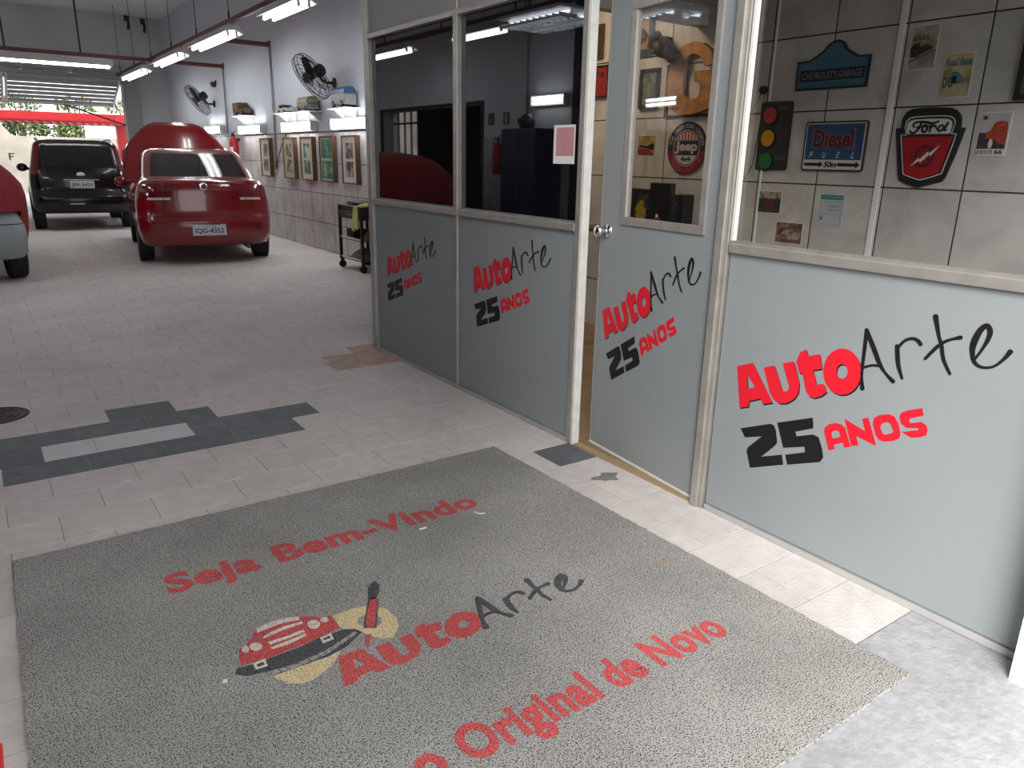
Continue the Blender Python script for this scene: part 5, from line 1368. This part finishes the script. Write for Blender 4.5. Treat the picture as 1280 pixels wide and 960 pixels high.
# ------------------------------------------------------------------ cars
NR, NC, NS = 12, 9, 30
def ring_half(w, yr, yf, zr, zf, rc, bow):
    """right half of a plan ring from the rear centre to the front centre; s runs 0-1 rear, 1-2 corner, 2-3 side, 3-4 corner, 4-5 front"""
    P = []
    rc = min(rc, w * 0.8, (yf - yr) * 0.45)
    for i in range(NR):
        x = (w - rc) * i / NR
        P.append((x, yr + bow * (x / w) ** 2, i / NR))
    b1 = bow * ((w - rc) / w) ** 2
    for i in range(NC):
        a = pi / 2 * i / NC
        P.append((w - rc + rc * sin(a), yr + b1 + rc * (1 - cos(a)), 1 + i / NC))
    ya, yb = yr + b1 + rc, yf - b1 - rc
    for i in range(NS):
        P.append((w, ya + (yb - ya) * i / NS, 2 + i / NS))
    for i in range(NC):
        a = pi / 2 * i / NC
        P.append((w - rc + rc * cos(a), yb + rc * sin(a), 3 + i / NC))
    for i in range(NR + 1):
        x = (w - rc) * (1 - i / NR)
        P.append((x, yf - bow * (x / w) ** 2, 4 + i / NR))
    return [(x, y, zr + (zf - zr) * (y - yr) / (yf - yr), s_) for x, y, s_ in P]
def ring_pts(*L):
    H = ring_half(*L)
    R_ = [(q[0], q[1], q[2]) for q in H]
    Lf = [(-q[0], q[1], q[2]) for q in H[-2:0:-1]]
    S = [(H[i][3] + H[i + 1][3]) / 2 for i in range(len(H) - 1)]
    return R_ + Lf, S + [-q for q in S[::-1]]
def loft_car(t, levels, assign, mats, cap='body', warp=None):
    """levels: (half width, y rear, y front, z rear, z front, corner radius, bow); assign(band, s) names the part, s < 0 on the left"""
    rings = [ring_pts(*L) for L in levels]
    S = rings[0][1]
    rings = [r_[0] for r_ in rings]
    if warp: rings = [[warp(j, i, p) for i, p in enumerate(r_)] for j, r_ in enumerate(rings)]
    N = len(rings[0])
    groups = {}
    for j in range(len(rings) - 1):
        for i in range(N):
            g = assign(j, S[i])
            if g: groups.setdefault(g, []).append((j, i))
    for g, fl in groups.items():
        idx, mb = {}, MB()
        def vid(j, i):
            i %= N
            if (j, i) not in idx:
                idx[(j, i)] = len(mb.v)
                mb.v.append(rings[j][i])
            return idx[(j, i)]
        for (j, i) in fl:
            mb.f.append((vid(j, i), vid(j, i + 1), vid(j + 1, i + 1), vid(j + 1, i)))
        if g == cap:
            mb.f.append(tuple(vid(len(rings) - 1, i) for i in range(N)))
            if not warp: mb.f.append(tuple(vid(0, i) for i in range(N))[::-1])
        nm = g.split(':')[0]
        mb.build(nm, mats[nm], t, True, fix=False)
def wheel(t, x, y, r=0.31, wd=0.2, side=1):
    T = Matrix.Translation((x, y, r)) @ Matrix.Rotation(pi / 2 * side, 4, 'Y')
    w_ = thing('wheel', None, None); w_.parent = t
    h = wd / 2
    MB().lathe([(r * 0.64, -h), (r * 0.93, -h), (r * 0.985, -h * 0.8), (r, -h * 0.5), (r, h * 0.5), (r * 0.985, h * 0.8), (r * 0.93, h), (r * 0.64, h)], 36, T, True).build('tyre', M['rubber'], w_, False)
    MB().lathe([(0, h * 0.5), (r * 0.2, h * 0.6), (r * 0.62, h * 0.4), (r * 0.66, h * 0.85), (r * 0.66, -h * 0.8), (0, -h * 0.8)], 30, T).build('rim', M['rim'], w_)
    for g in (-0.045, 0.0, 0.045):
        MB().lathe([(r * 1.001, g - 0.005), (r * 1.004, g), (r * 1.001, g + 0.005)], 36, T, True).build('tread_groove', M['black'], w_)
def rear_plate(t, text, x, y, z, wd=0.40, ht=0.13, small=None):
    p = box('number_plate', x - wd / 2, x + wd / 2, y - 0.008, y, z - ht / 2, z + ht / 2, M['plate'], t, 0.004)
    back = lambda u, v, d: (x + u, y - 0.0085 - d, z + v)
    MB().prism([rrect(-wd / 2 - 0.008, wd / 2 + 0.008, -ht / 2 - 0.008, ht / 2 + 0.008, 0.01)], lambda u, v, d: (x + u, y + d, z + v), -0.003, 0.006).build('plate_frame', M['lampgrey'], p)
    lettering('plate_text', text, back, -wd * 0.44, wd * 0.44, -ht * 0.40, ht * 0.18, 0.0005, INK, p, bold=0.02)
    if small:
        lettering('plate_text', small, back, -wd * 0.2, wd * 0.2, ht * 0.26, ht * 0.40, 0.0005, INK, p)
    return p
NOASSIGN = None

# red sedan with the bonnet up
sed = thing('red_sedan', 'glossy red sedan seen from behind with its bonnet raised', 'car', (2.70, 11.80, 0.0), radians(-7.0))
W2 = 0.87
LV = [  # half width, y rear, y front, z rear, z front, corner radius, bow
    (W2 - 0.12, -0.70, 3.42, 0.25, 0.22, 0.25, 0.10),
    (W2 - 0.05, -0.80, 3.50, 0.275, 0.24, 0.28, 0.13),
    (W2 - 0.02, -0.855, 3.55, 0.36, 0.32, 0.30, 0.14),
    (W2 - 0.00, -0.875, 3.57, 0.46, 0.42, 0.30, 0.14),
    (W2 + 0.005, -0.875, 3.57, 0.56, 0.52, 0.30, 0.14),
    (W2 + 0.01, -0.865, 3.56, 0.63, 0.57, 0.30, 0.14),
    (W2 + 0.005, -0.835, 3.53, 0.665, 0.60, 0.29, 0.13),
    (W2 + 0.005, -0.815, 3.52, 0.76, 0.66, 0.28, 0.12),
    (W2 - 0.00, -0.805, 3.50, 0.885, 0.70, 0.27, 0.12),
    (W2 - 0.01, -0.802, 3.46, 0.915, 0.74, 0.27, 0.11),
    (W2 - 0.025, -0.790, 3.42, 1.03, 0.78, 0.27, 0.11),
    (W2 - 0.05, -0.770, 3.38, 1.09, 0.81, 0.27, 0.11),
    (W2 - 0.075, -0.725, 3.30, 1.132, 0.84, 0.26, 0.10),
    (W2 - 0.10, -0.60, 3.15, 1.152, 0.88, 0.25, 0.08),
    (W2 - 0.115, -0.44, 2.62, 1.155, 0.97, 0.25, 0.06),
    (W2 - 0.125, -0.36, 2.50, 1.180, 1.01, 0.22, 0.06),
    (W2 - 0.145, -0.18, 2.30, 1.275, 1.11, 0.22, 0.06),
    (W2 - 0.175, 0.10, 1.95, 1.415, 1.30, 0.22, 0.06),
    (W2 - 0.205, 0.26, 1.72, 1.485, 1.43, 0.22, 0.06),
    (W2 - 0.235, 0.36, 1.62, 1.522, 1.495, 0.22, 0.06),
    (W2 - 0.31, 0.48, 1.50, 1.548, 1.535, 0.22, 0.06),
    (W2 - 0.56, 0.70, 1.30, 1.562, 1.558, 0.15, 0.04),
]
def as_sed(j, s_):
    A, sd = abs(s_), (':r' if s_ > 0 else ':l')
    if 15 <= j <= 17:
        if A < 1.28: return 'rear_window'
        if 2.08 < A < 2.42: return 'side_window:b' + sd
        if 2.46 < A < 2.88: return 'side_window:f' + sd
        if A > 3.7: return 'windscreen'
    if 13 <= j <= 14 and A > 3.6: return 'engine_bay'
    if 8 <= j <= 10 and 0.62 < A < 1.72:
        return ('tail_lamp_clear' if j == 8 and 0.75 < A < 1.3 else 'tail_lamp') + sd
    return 'body'
mats_s = {'body': M['red_paint'], 'rear_window': M['car_glass'], 'side_window': M['car_glass'], 'windscreen': M['car_glass'], 'engine_bay': M['black'], 'tail_lamp': M['red_lens'], 'tail_lamp_clear': M['clear_lens']}
loft_car(sed, LV, as_sed, mats_s)
def seam(t, L, s_max, r_=0.004):
    H = [q for q in ring_half(*L) if q[3] <= s_max]
    pts = [(-q[0], q[1] - 0.001, q[2]) for q in H[:0:-1]] + [(q[0], q[1] - 0.001, q[2]) for q in H]
    MB().tube(pts, r_, 6).build('panel_gap', M['black'], t)
def seam_up(t, levels, x, r_=0.004):
    MB().tube([(x, L[1] + L[6] * (x / L[0]) ** 2 - 0.001, L[3]) for L in levels], r_, 6).build('panel_gap', M['black'], t)
seam(sed, LV[6], 1.95)
for sx in (-1, 1):
    seam_up(sed, LV[6:14], sx * 0.53)
rear_plate(sed, 'IQG-4352', 0.0, -0.868, 0.485, 0.42, 0.135, 'PORTO ALEGRE')
em_ = MB().lathe([(0, 0), (0.055, 0), (0.052, 0.012), (0.04, 0.014), (0, 0.014)], 24, Matrix.Translation((-0.02, -0.783, 1.06)) @ Matrix.Rotation(pi / 2, 4, 'X')).build('badge', M['chrome'], sed, True)
MB().lathe([(0, 0.014), (0.034, 0.014), (0.03, 0.017), (0, 0.017)], 20, Matrix.Translation((-0.02, -0.783, 1.06)) @ Matrix.Rotation(pi / 2, 4, 'X')).build('badge_centre', flat('badge_maroon', (0.12, 0.02, 0.03)), em_)
MB().lathe([(0, 0), (0.012, 0), (0.012, 0.008), (0, 0.008)], 12, Matrix.Translation((-0.01, -0.80, 0.93)) @ Matrix.Rotation(pi / 2, 4, 'X')).build('boot_lock', M['chrome'], sed)
box('plate_trim', -0.28, 0.28, -0.885, -0.85, 0.565, 0.582, M['red_paint'], sed, 0.005)
for sx in (-1, 1):
    box('reflector', sx * 0.62 - 0.09, sx * 0.62 + 0.09, -0.872, -0.84, 0.545, 0.57, M['red_lens'], sed, 0.004)
    mr_ = MB().lathe([(0, -0.07), (0.05, -0.06), (0.075, -0.02), (0.075, 0.03), (0.06, 0.05), (0, 0.055)], 16, Matrix.Translation((sx * 0.97, 2.02, 1.03)) @ Matrix.Rotation(pi / 2, 4, 'X') @ Matrix.Scale(1.25, 4, (1, 0, 0))).build('side_mirror', M['red_paint'], sed, True)
    MB().tube([(sx * 0.82, 2.05, 0.99), (sx * 0.93, 2.03, 1.01)], 0.025, 8).build('mirror_arm', M['black'], mr_)
    for yy in (0.0, 2.6):
        wheel(sed, sx * 0.785, yy, 0.31, 0.195, sx)
        MB().lathe([(0, -0.004), (0.345, -0.004), (0.345, 0.004), (0, 0.004)], 36, Matrix.Translation((sx * (W2 + 0.004), yy, 0.325)) @ Matrix.Rotation(pi / 2 * sx, 4, 'Y')).build('wheel_arch', M['black'], sed)
    box('door_handle', sx * W2 - 0.012, sx * W2 + 0.016, 0.55, 0.72, 0.86, 0.885, M['red_paint'], sed, 0.006)
MB().tube([(0.5, -0.86, 0.245), (0.5, -0.5, 0.245)], 0.03, 10).build('exhaust', M['iron'], sed)
# rear shelf items seen through the glass are left dark; the raised bonnet
hd = []
NU, NV = 17, 13
hinge_y, hinge_z, ang = 2.52, 0.98, radians(66)
def hood_pt(i, k):
    u = -1 + 2 * i / (NU - 1)
    v = k / (NV - 1)
    half = 0.90 - 0.05 * v ** 2
    Ls = 1.12 * (1 - 0.06 * u * u - 0.38 * max(0.0, (abs(u) - 0.42) / 0.58) ** 1.4)
    s_ = v * Ls
    cr = 0.07 * (1 - u * u) - 0.10 * v * v
    return (u * half, hinge_y + s_ * cos(ang) - cr * sin(ang), hinge_z + s_ * sin(ang) + cr * cos(ang))
hv = [hood_pt(i, k) for k in range(NV) for i in range(NU)]
ho = MB().add(hv, [(k * NU + i, k * NU + i + 1, (k + 1) * NU + i + 1, (k + 1) * NU + i) for k in range(NV - 1) for i in range(NU - 1)]).build('bonnet', M['red_paint'], sed, True)
sd = ho.modifiers.new('thickness', 'SOLIDIFY'); sd.thickness = 0.02; sd.offset = -1
MB().tube([(0.6, 3.2, 0.8), (0.58, 2.86, 1.55)], 0.008, 6).build('bonnet_prop', M['black'], sed)

# black tall hatchback
hat = thing('black_hatchback', 'black tall hatchback parked near the rear opening', 'car', (1.78, 17.62, 0.0), radians(-2.5))
W3 = 0.865
LH = [
    (W3 - 0.09, -0.56, 3.15, 0.32, 0.28, 0.2, 0.08),
    (W3 - 0.04, -0.66, 3.22, 0.35, 0.30, 0.25, 0.10),
    (W3 - 0.01, -0.69, 3.26, 0.44, 0.40, 0.25, 0.10),
    (W3, -0.70, 3.27, 0.56, 0.50, 0.25, 0.10),
    (W3, -0.69, 3.26, 0.68, 0.58, 0.25, 0.10),
    (W3 - 0.005, -0.645, 3.22, 0.72, 0.62, 0.24, 0.09),
    (W3 - 0.005, -0.635, 3.2, 0.84, 0.70, 0.23, 0.08),
    (W3 - 0.01, -0.625, 3.15, 0.95, 0.78, 0.22, 0.08),
    (W3 - 0.02, -0.61, 3.05, 1.05, 0.86, 0.21, 0.08),
    (W3 - 0.035, -0.59, 2.55, 1.14, 0.98, 0.2, 0.07),
    (W3 - 0.05, -0.575, 2.42, 1.19, 1.04, 0.19, 0.07),
    (W3 - 0.08, -0.53, 2.20, 1.31, 1.20, 0.18, 0.07),
    (W3 - 0.115, -0.47, 1.90, 1.46, 1.40, 0.17, 0.07),
    (W3 - 0.145, -0.42, 1.70, 1.575, 1.53, 0.17, 0.07),
    (W3 - 0.175, -0.38, 1.62, 1.63, 1.60, 0.17, 0.07),
    (W3 - 0.24, -0.30, 1.50, 1.675, 1.66, 0.17, 0.06),
    (W3 - 0.45, -0.10, 1.25, 1.70, 1.69, 0.12, 0.04),
]
def as_hat(j, s_):
    A, sd = abs(s_), (':r' if s_ > 0 else ':l')
    if 10 <= j <= 12:
        if A < 0.98: return 'rear_window'
        if 2.05 < A < 2.40: return 'side_window:b' + sd
        if 2.44 < A < 2.86: return 'side_window:f' + sd
        if A > 3.7: return 'windscreen'
    if 8 <= j <= 12 and 1.22 < A < 1.75: return 'tail_lamp' + sd
    return 'body'
mats_h = {'body': M['black_paint'], 'rear_window': M['car_glass'], 'side_window': M['car_glass'], 'windscreen': M['car_glass'], 'tail_lamp': M['red_lens']}
loft_car(hat, LH, as_hat, mats_h)
seam(hat, LH[5], 1.9)
for sx in (-1, 1):
    seam_up(hat, LH[5:14], sx * 0.60)
rear_plate(hat, 'JRF-3423', 0.0, -0.637, 0.87, 0.40, 0.13)
MB().lathe([(0, 0), (0.05, 0), (0.045, 0.012), (0, 0.014)], 20, Matrix.Translation((0, -0.60, 1.05)) @ Matrix.Rotation(pi / 2, 4, 'X') @ Matrix.Scale(1.6, 4, (1, 0, 0))).build('badge', M['rim'], hat)
box('tailgate_trim', -0.30, 0.30, -0.65, -0.62, 0.95, 0.965, M['rim'], hat, 0.004)
box('bumper_strip', -0.25, 0.0, -0.705, -0.68, 0.50, 0.52, M['rim'], hat, 0.003)
MB().tube([(0.0, -0.50, 1.17), (-0.34, -0.525, 1.20)], 0.008, 6).build('rear_wiper', M['black'], hat)
for sx in (-1, 1):
    MB().tube([(sx * 0.62, -0.2, 1.665), (sx * 0.64, 0.0, 1.71), (sx * 0.64, 1.1, 1.715), (sx * 0.60, 1.35, 1.67)], 0.016, 8).build('roof_rail', M['grey_plastic'], hat)
    MB().lathe([(0, -0.08), (0.06, -0.07), (0.085, -0.02), (0.085, 0.03), (0.06, 0.055), (0, 0.06)], 16, Matrix.Translation((sx * 0.93, 1.95, 1.13)) @ Matrix.Rotation(pi / 2, 4, 'X') @ Matrix.Scale(1.2, 4, (1, 0, 0))).build('side_mirror', M['black_paint'], hat, True)
    MB().tube([(sx * 0.78, 2.0, 1.10), (sx * 0.90, 1.97, 1.11)], 0.03, 8).build('mirror_arm', M['black'], hat)
    for yy in (0.0, 2.5):
        wheel(hat, sx * 0.775, yy, 0.33, 0.205, sx)
        MB().lathe([(0, -0.004), (0.375, -0.004), (0.375, 0.004), (0, 0.004)], 36, Matrix.Translation((sx * (W3 + 0.002), yy, 0.34)) @ Matrix.Rotation(pi / 2 * sx, 4, 'Y')).build('wheel_arch', M['black'], hat)

# car under a red cover
cov = thing('covered_car', 'car under a red cloth cover with a bare grey bumper', 'car', (-0.42, 10.85, 0.0), radians(5.0))
LC = [
    (0.84, -0.60, 3.35, 0.42, 0.42, 0.3, 0.08), (0.875, -0.61, 3.38, 0.62, 0.60, 0.3, 0.08), (0.89, -0.60, 3.38, 0.82, 0.74, 0.3, 0.08), (0.895, -0.58, 3.34, 0.98, 0.88, 0.3, 0.08),
    (0.875, -0.54, 3.10, 1.12, 1.00, 0.3, 0.08), (0.80, -0.46, 2.75, 1.25, 1.10, 0.3, 0.08), (0.70, -0.36, 2.40, 1.36, 1.25, 0.3, 0.08), (0.60, -0.24, 2.05, 1.45, 1.40, 0.25, 0.06), (0.45, 0.0, 1.7, 1.52, 1.49, 0.2, 0.05), (0.22, 0.35, 1.25, 1.56, 1.55, 0.1, 0.03),
]
def drape(j, i, p):
    a = 2 * pi * i / 138
    amp = 0.020 * max(0.0, 1 - j / 7)
    rr = 1 + amp * sin(13 * a + 0.6 * j) + 0.5 * amp * sin(29 * a + j)
    return (p[0] * rr, 1.4 + (p[1] - 1.4) * rr, p[2] + 0.03 * sin(7 * a) * (1 if j == 0 else 0.2))
loft_car(cov, LC, lambda j, s_: None if (j <= 1 and abs(s_) < 1.55) else 'cloth_cover', {'cloth_cover': M['cloth']}, 'cloth_cover', drape)
LB = [(0.78, -0.56, 3.2, 0.28, 0.28, 0.25, 0.08), (0.825, -0.66, 3.25, 0.33, 0.33, 0.28, 0.10), (0.84, -0.67, 3.26, 0.55, 0.5, 0.28, 0.10), (0.83, -0.65, 3.25, 0.68, 0.6, 0.28, 0.10), (0.81, -0.60, 3.22, 0.77, 0.62, 0.28, 0.10), (0.78, -0.54, 3.2, 0.82, 0.66, 0.25, 0.08)]
loft_car(cov, LB, lambda j, s_: 'bumper' if abs(s_) < 2.0 else 'body', {'bumper': M['grey_plastic'], 'body': M['black']})
seam(cov, LB[3], 1.95, 0.006)
for sx in (-1, 1):
    for yy in (0.0, 2.55):
        wheel(cov, sx * 0.72, yy, 0.31, 0.2, sx)

# ------------------------------------------------------------------ rear opening: lifted door, rods, yard
gd = thing('lifted_garage_door', 'pale slatted garage door lifted under the rear opening', 'garage door', (0, 0, 0))
zA, zB, yA, yB2 = 3.22, 2.66, 22.3, 23.9        # inner high edge, outer low edge
slat = mat('grey_slat', (0.26, 0.255, 0.25), 0.5, var=0.08)
pale_bar = mat('pale_bar', (0.6, 0.6, 0.58), 0.5)
def door_pt(x, q, off=0.0):
    return (x, yA + (yB2 - yA) * q, zA + (zB - zA) * q + off)
for (x0, x1) in ((-1.8, 0.98), (1.06, 3.44)):
    for k_ in range(7):
        q0, q1 = k_ / 7 + 0.012, (k_ + 1) / 7 - 0.055
        a_0, b_0, c_0, d_0 = door_pt(x0, q0), door_pt(x1, q0), door_pt(x1, q1, -0.02), door_pt(x0, q1, -0.02)
        vs = [a_0, b_0, c_0, d_0] + [(p[0], p[1], p[2] + 0.012) for p in (a_0, b_0, c_0, d_0)]
        MB().add(vs, [(3, 2, 1, 0), (4, 5, 6, 7), (0, 1, 5, 4), (1, 2, 6, 5), (2, 3, 7, 6), (3, 0, 4, 7)]).build('slat', slat, gd)
for x_ in (-1.82, 0.96, 1.04, 3.46):
    MB().tube([door_pt(x_, -0.02, -0.01), door_pt(x_, 1.02, -0.01)], 0.03, 6).build('frame_bar', pale_bar, gd)
for q in (0.0, 1.0):
    MB().tube([door_pt(-1.85, q), door_pt(3.5, q)], 0.03, 6).build('frame_bar', M['grey_plastic'], gd)
MB().tube([(2.3, 23.9, 2.66), (3.52, 22.6, 2.15)], 0.022, 6).build('stay_arm', M['black'], gd)
t = thing('door_shaft', 'pair of horizontal shafts with springs above the rear opening', 'door shaft')
for (yy, zz) in ((22.25, 3.50), (22.35, 3.36)):
    MB().tube([(-1.9, yy, zz), (3.56, yy, zz + 0.02)], 0.028, 10).build('shaft', M['grey_plastic'], t)
    for xx in (1.3, 2.35):
        MB().tube([(xx, yy, zz + 0.01), (xx + 0.08, yy, zz + 0.01)], 0.05, 12).build('collar', M['chrome'], t)
# outside yard
yard = MB().box(-14, 16, YB + 0.3, 60, -0.15, -0.02).build('floor_yard', M['concrete'])
tag(yard, 'concrete yard behind the garage', None, None, 'structure')
t = thing('red_canopy', 'red painted metal canopy and post outside the rear opening', 'canopy')
cor = []
MB().box(-6, 3.95, 25.2, 25.3, 2.18, 2.50).build('fascia', M['red_roof'], t)
ups = [(-6 + 0.05 * i, 2.19 + (0.03 if i % 4 < 2 else 0.0)) for i in range(200)]
MB().prism([ups + [(3.95, 2.26), (-6, 2.26)]], lambda u, v, d: (u, 25.2 - d, v), 0.0, 0.9).build('corrugated_sheet', M['red_roof'], t)
MB().box(3.66, 3.90, 25.1, 25.35, -0.03, 2.5).build('post', M['red_roof'], t)
yw = MB().box(-14, 9, 33, 33.3, -0.1, 1.95).prism([[(-14, 1.95), (1.45, 1.95), (1.1, 2.4), (0.8, 3.9), (-14, 4.2)]], lambda u, v, d: (u, 33 + d, v), 0, 0.3)
yo = yw.build('wall_yard', M['cream_wall'])
tag(yo, 'stained cream yard wall beyond the rear opening', None, None, 'structure')
for q, (a, b, c_, d_) in enumerate(((1.235, 1.275, 1.12, 1.36), (1.235, 1.41, 1.33, 1.36), (1.235, 1.37, 1.23, 1.26))):
    MB().box(a, b, 32.985, 33.0, c_, d_).build('letter_stroke', INK, yo)
def bush(label, x, y, z, rx, ry, rz, n, seed):
    random.seed(seed)
    t = thing('bush', label, 'bush', (x, y, z))
    mb = MB()
    for i in range(n):
        a, b = random.uniform(0, 2 * pi), random.uniform(-0.2, 1)
        r_ = random.uniform(0.6, 1.0)
        c = Vector((rx * r_ * cos(a) * math.sqrt(max(0, 1 - b * b)), ry * r_ * sin(a) * math.sqrt(max(0, 1 - b * b)), rz * r_ * (b + 0.2)))
        d1 = Vector((random.uniform(-1, 1), random.uniform(-1, 1), random.uniform(-1, 1))).normalized()
        d2 = d1.orthogonal().normalized()
        s_ = random.uniform(0.05, 0.11)
        mb.add([c - d1 * s_, c + d2 * s_ * 0.5, c + d1 * s_, c - d2 * s_ * 0.5], [(0, 1, 2, 3)])
    mb.build('foliage', M['green'], t, fix=False)
    for k_ in range(4):
        MB().tube([(0.06 * k_ - 0.09, 0, -z - 0.02), (0.1 * (k_ - 1.5), 0, -0.3), (0.3 * rx * (k_ - 1.5), 0, rz * 0.6)], 0.025, 6).build('stem', M['frame_wood'], t)
bush('green bush showing over the yard wall, left one', 1.95, 33.9, 2.0, 0.8, 0.5, 0.75, 900, 1)
bush('green bush showing over the yard wall, right one', 3.3, 33.9, 1.9, 0.55, 0.5, 0.8, 700, 2)
for k_, xx in enumerate((0.0, 1.9, 3.9, 5.7)):
    bush(('leafy branch over the canopy, at the far left', 'leafy branch over the canopy, second from the left', 'leafy branch over the canopy, second from the right', 'leafy branch over the canopy, beside the column')[k_], xx, 36.0, 3.0, 0.8, 0.4, 0.5, 260, 10 + k_)
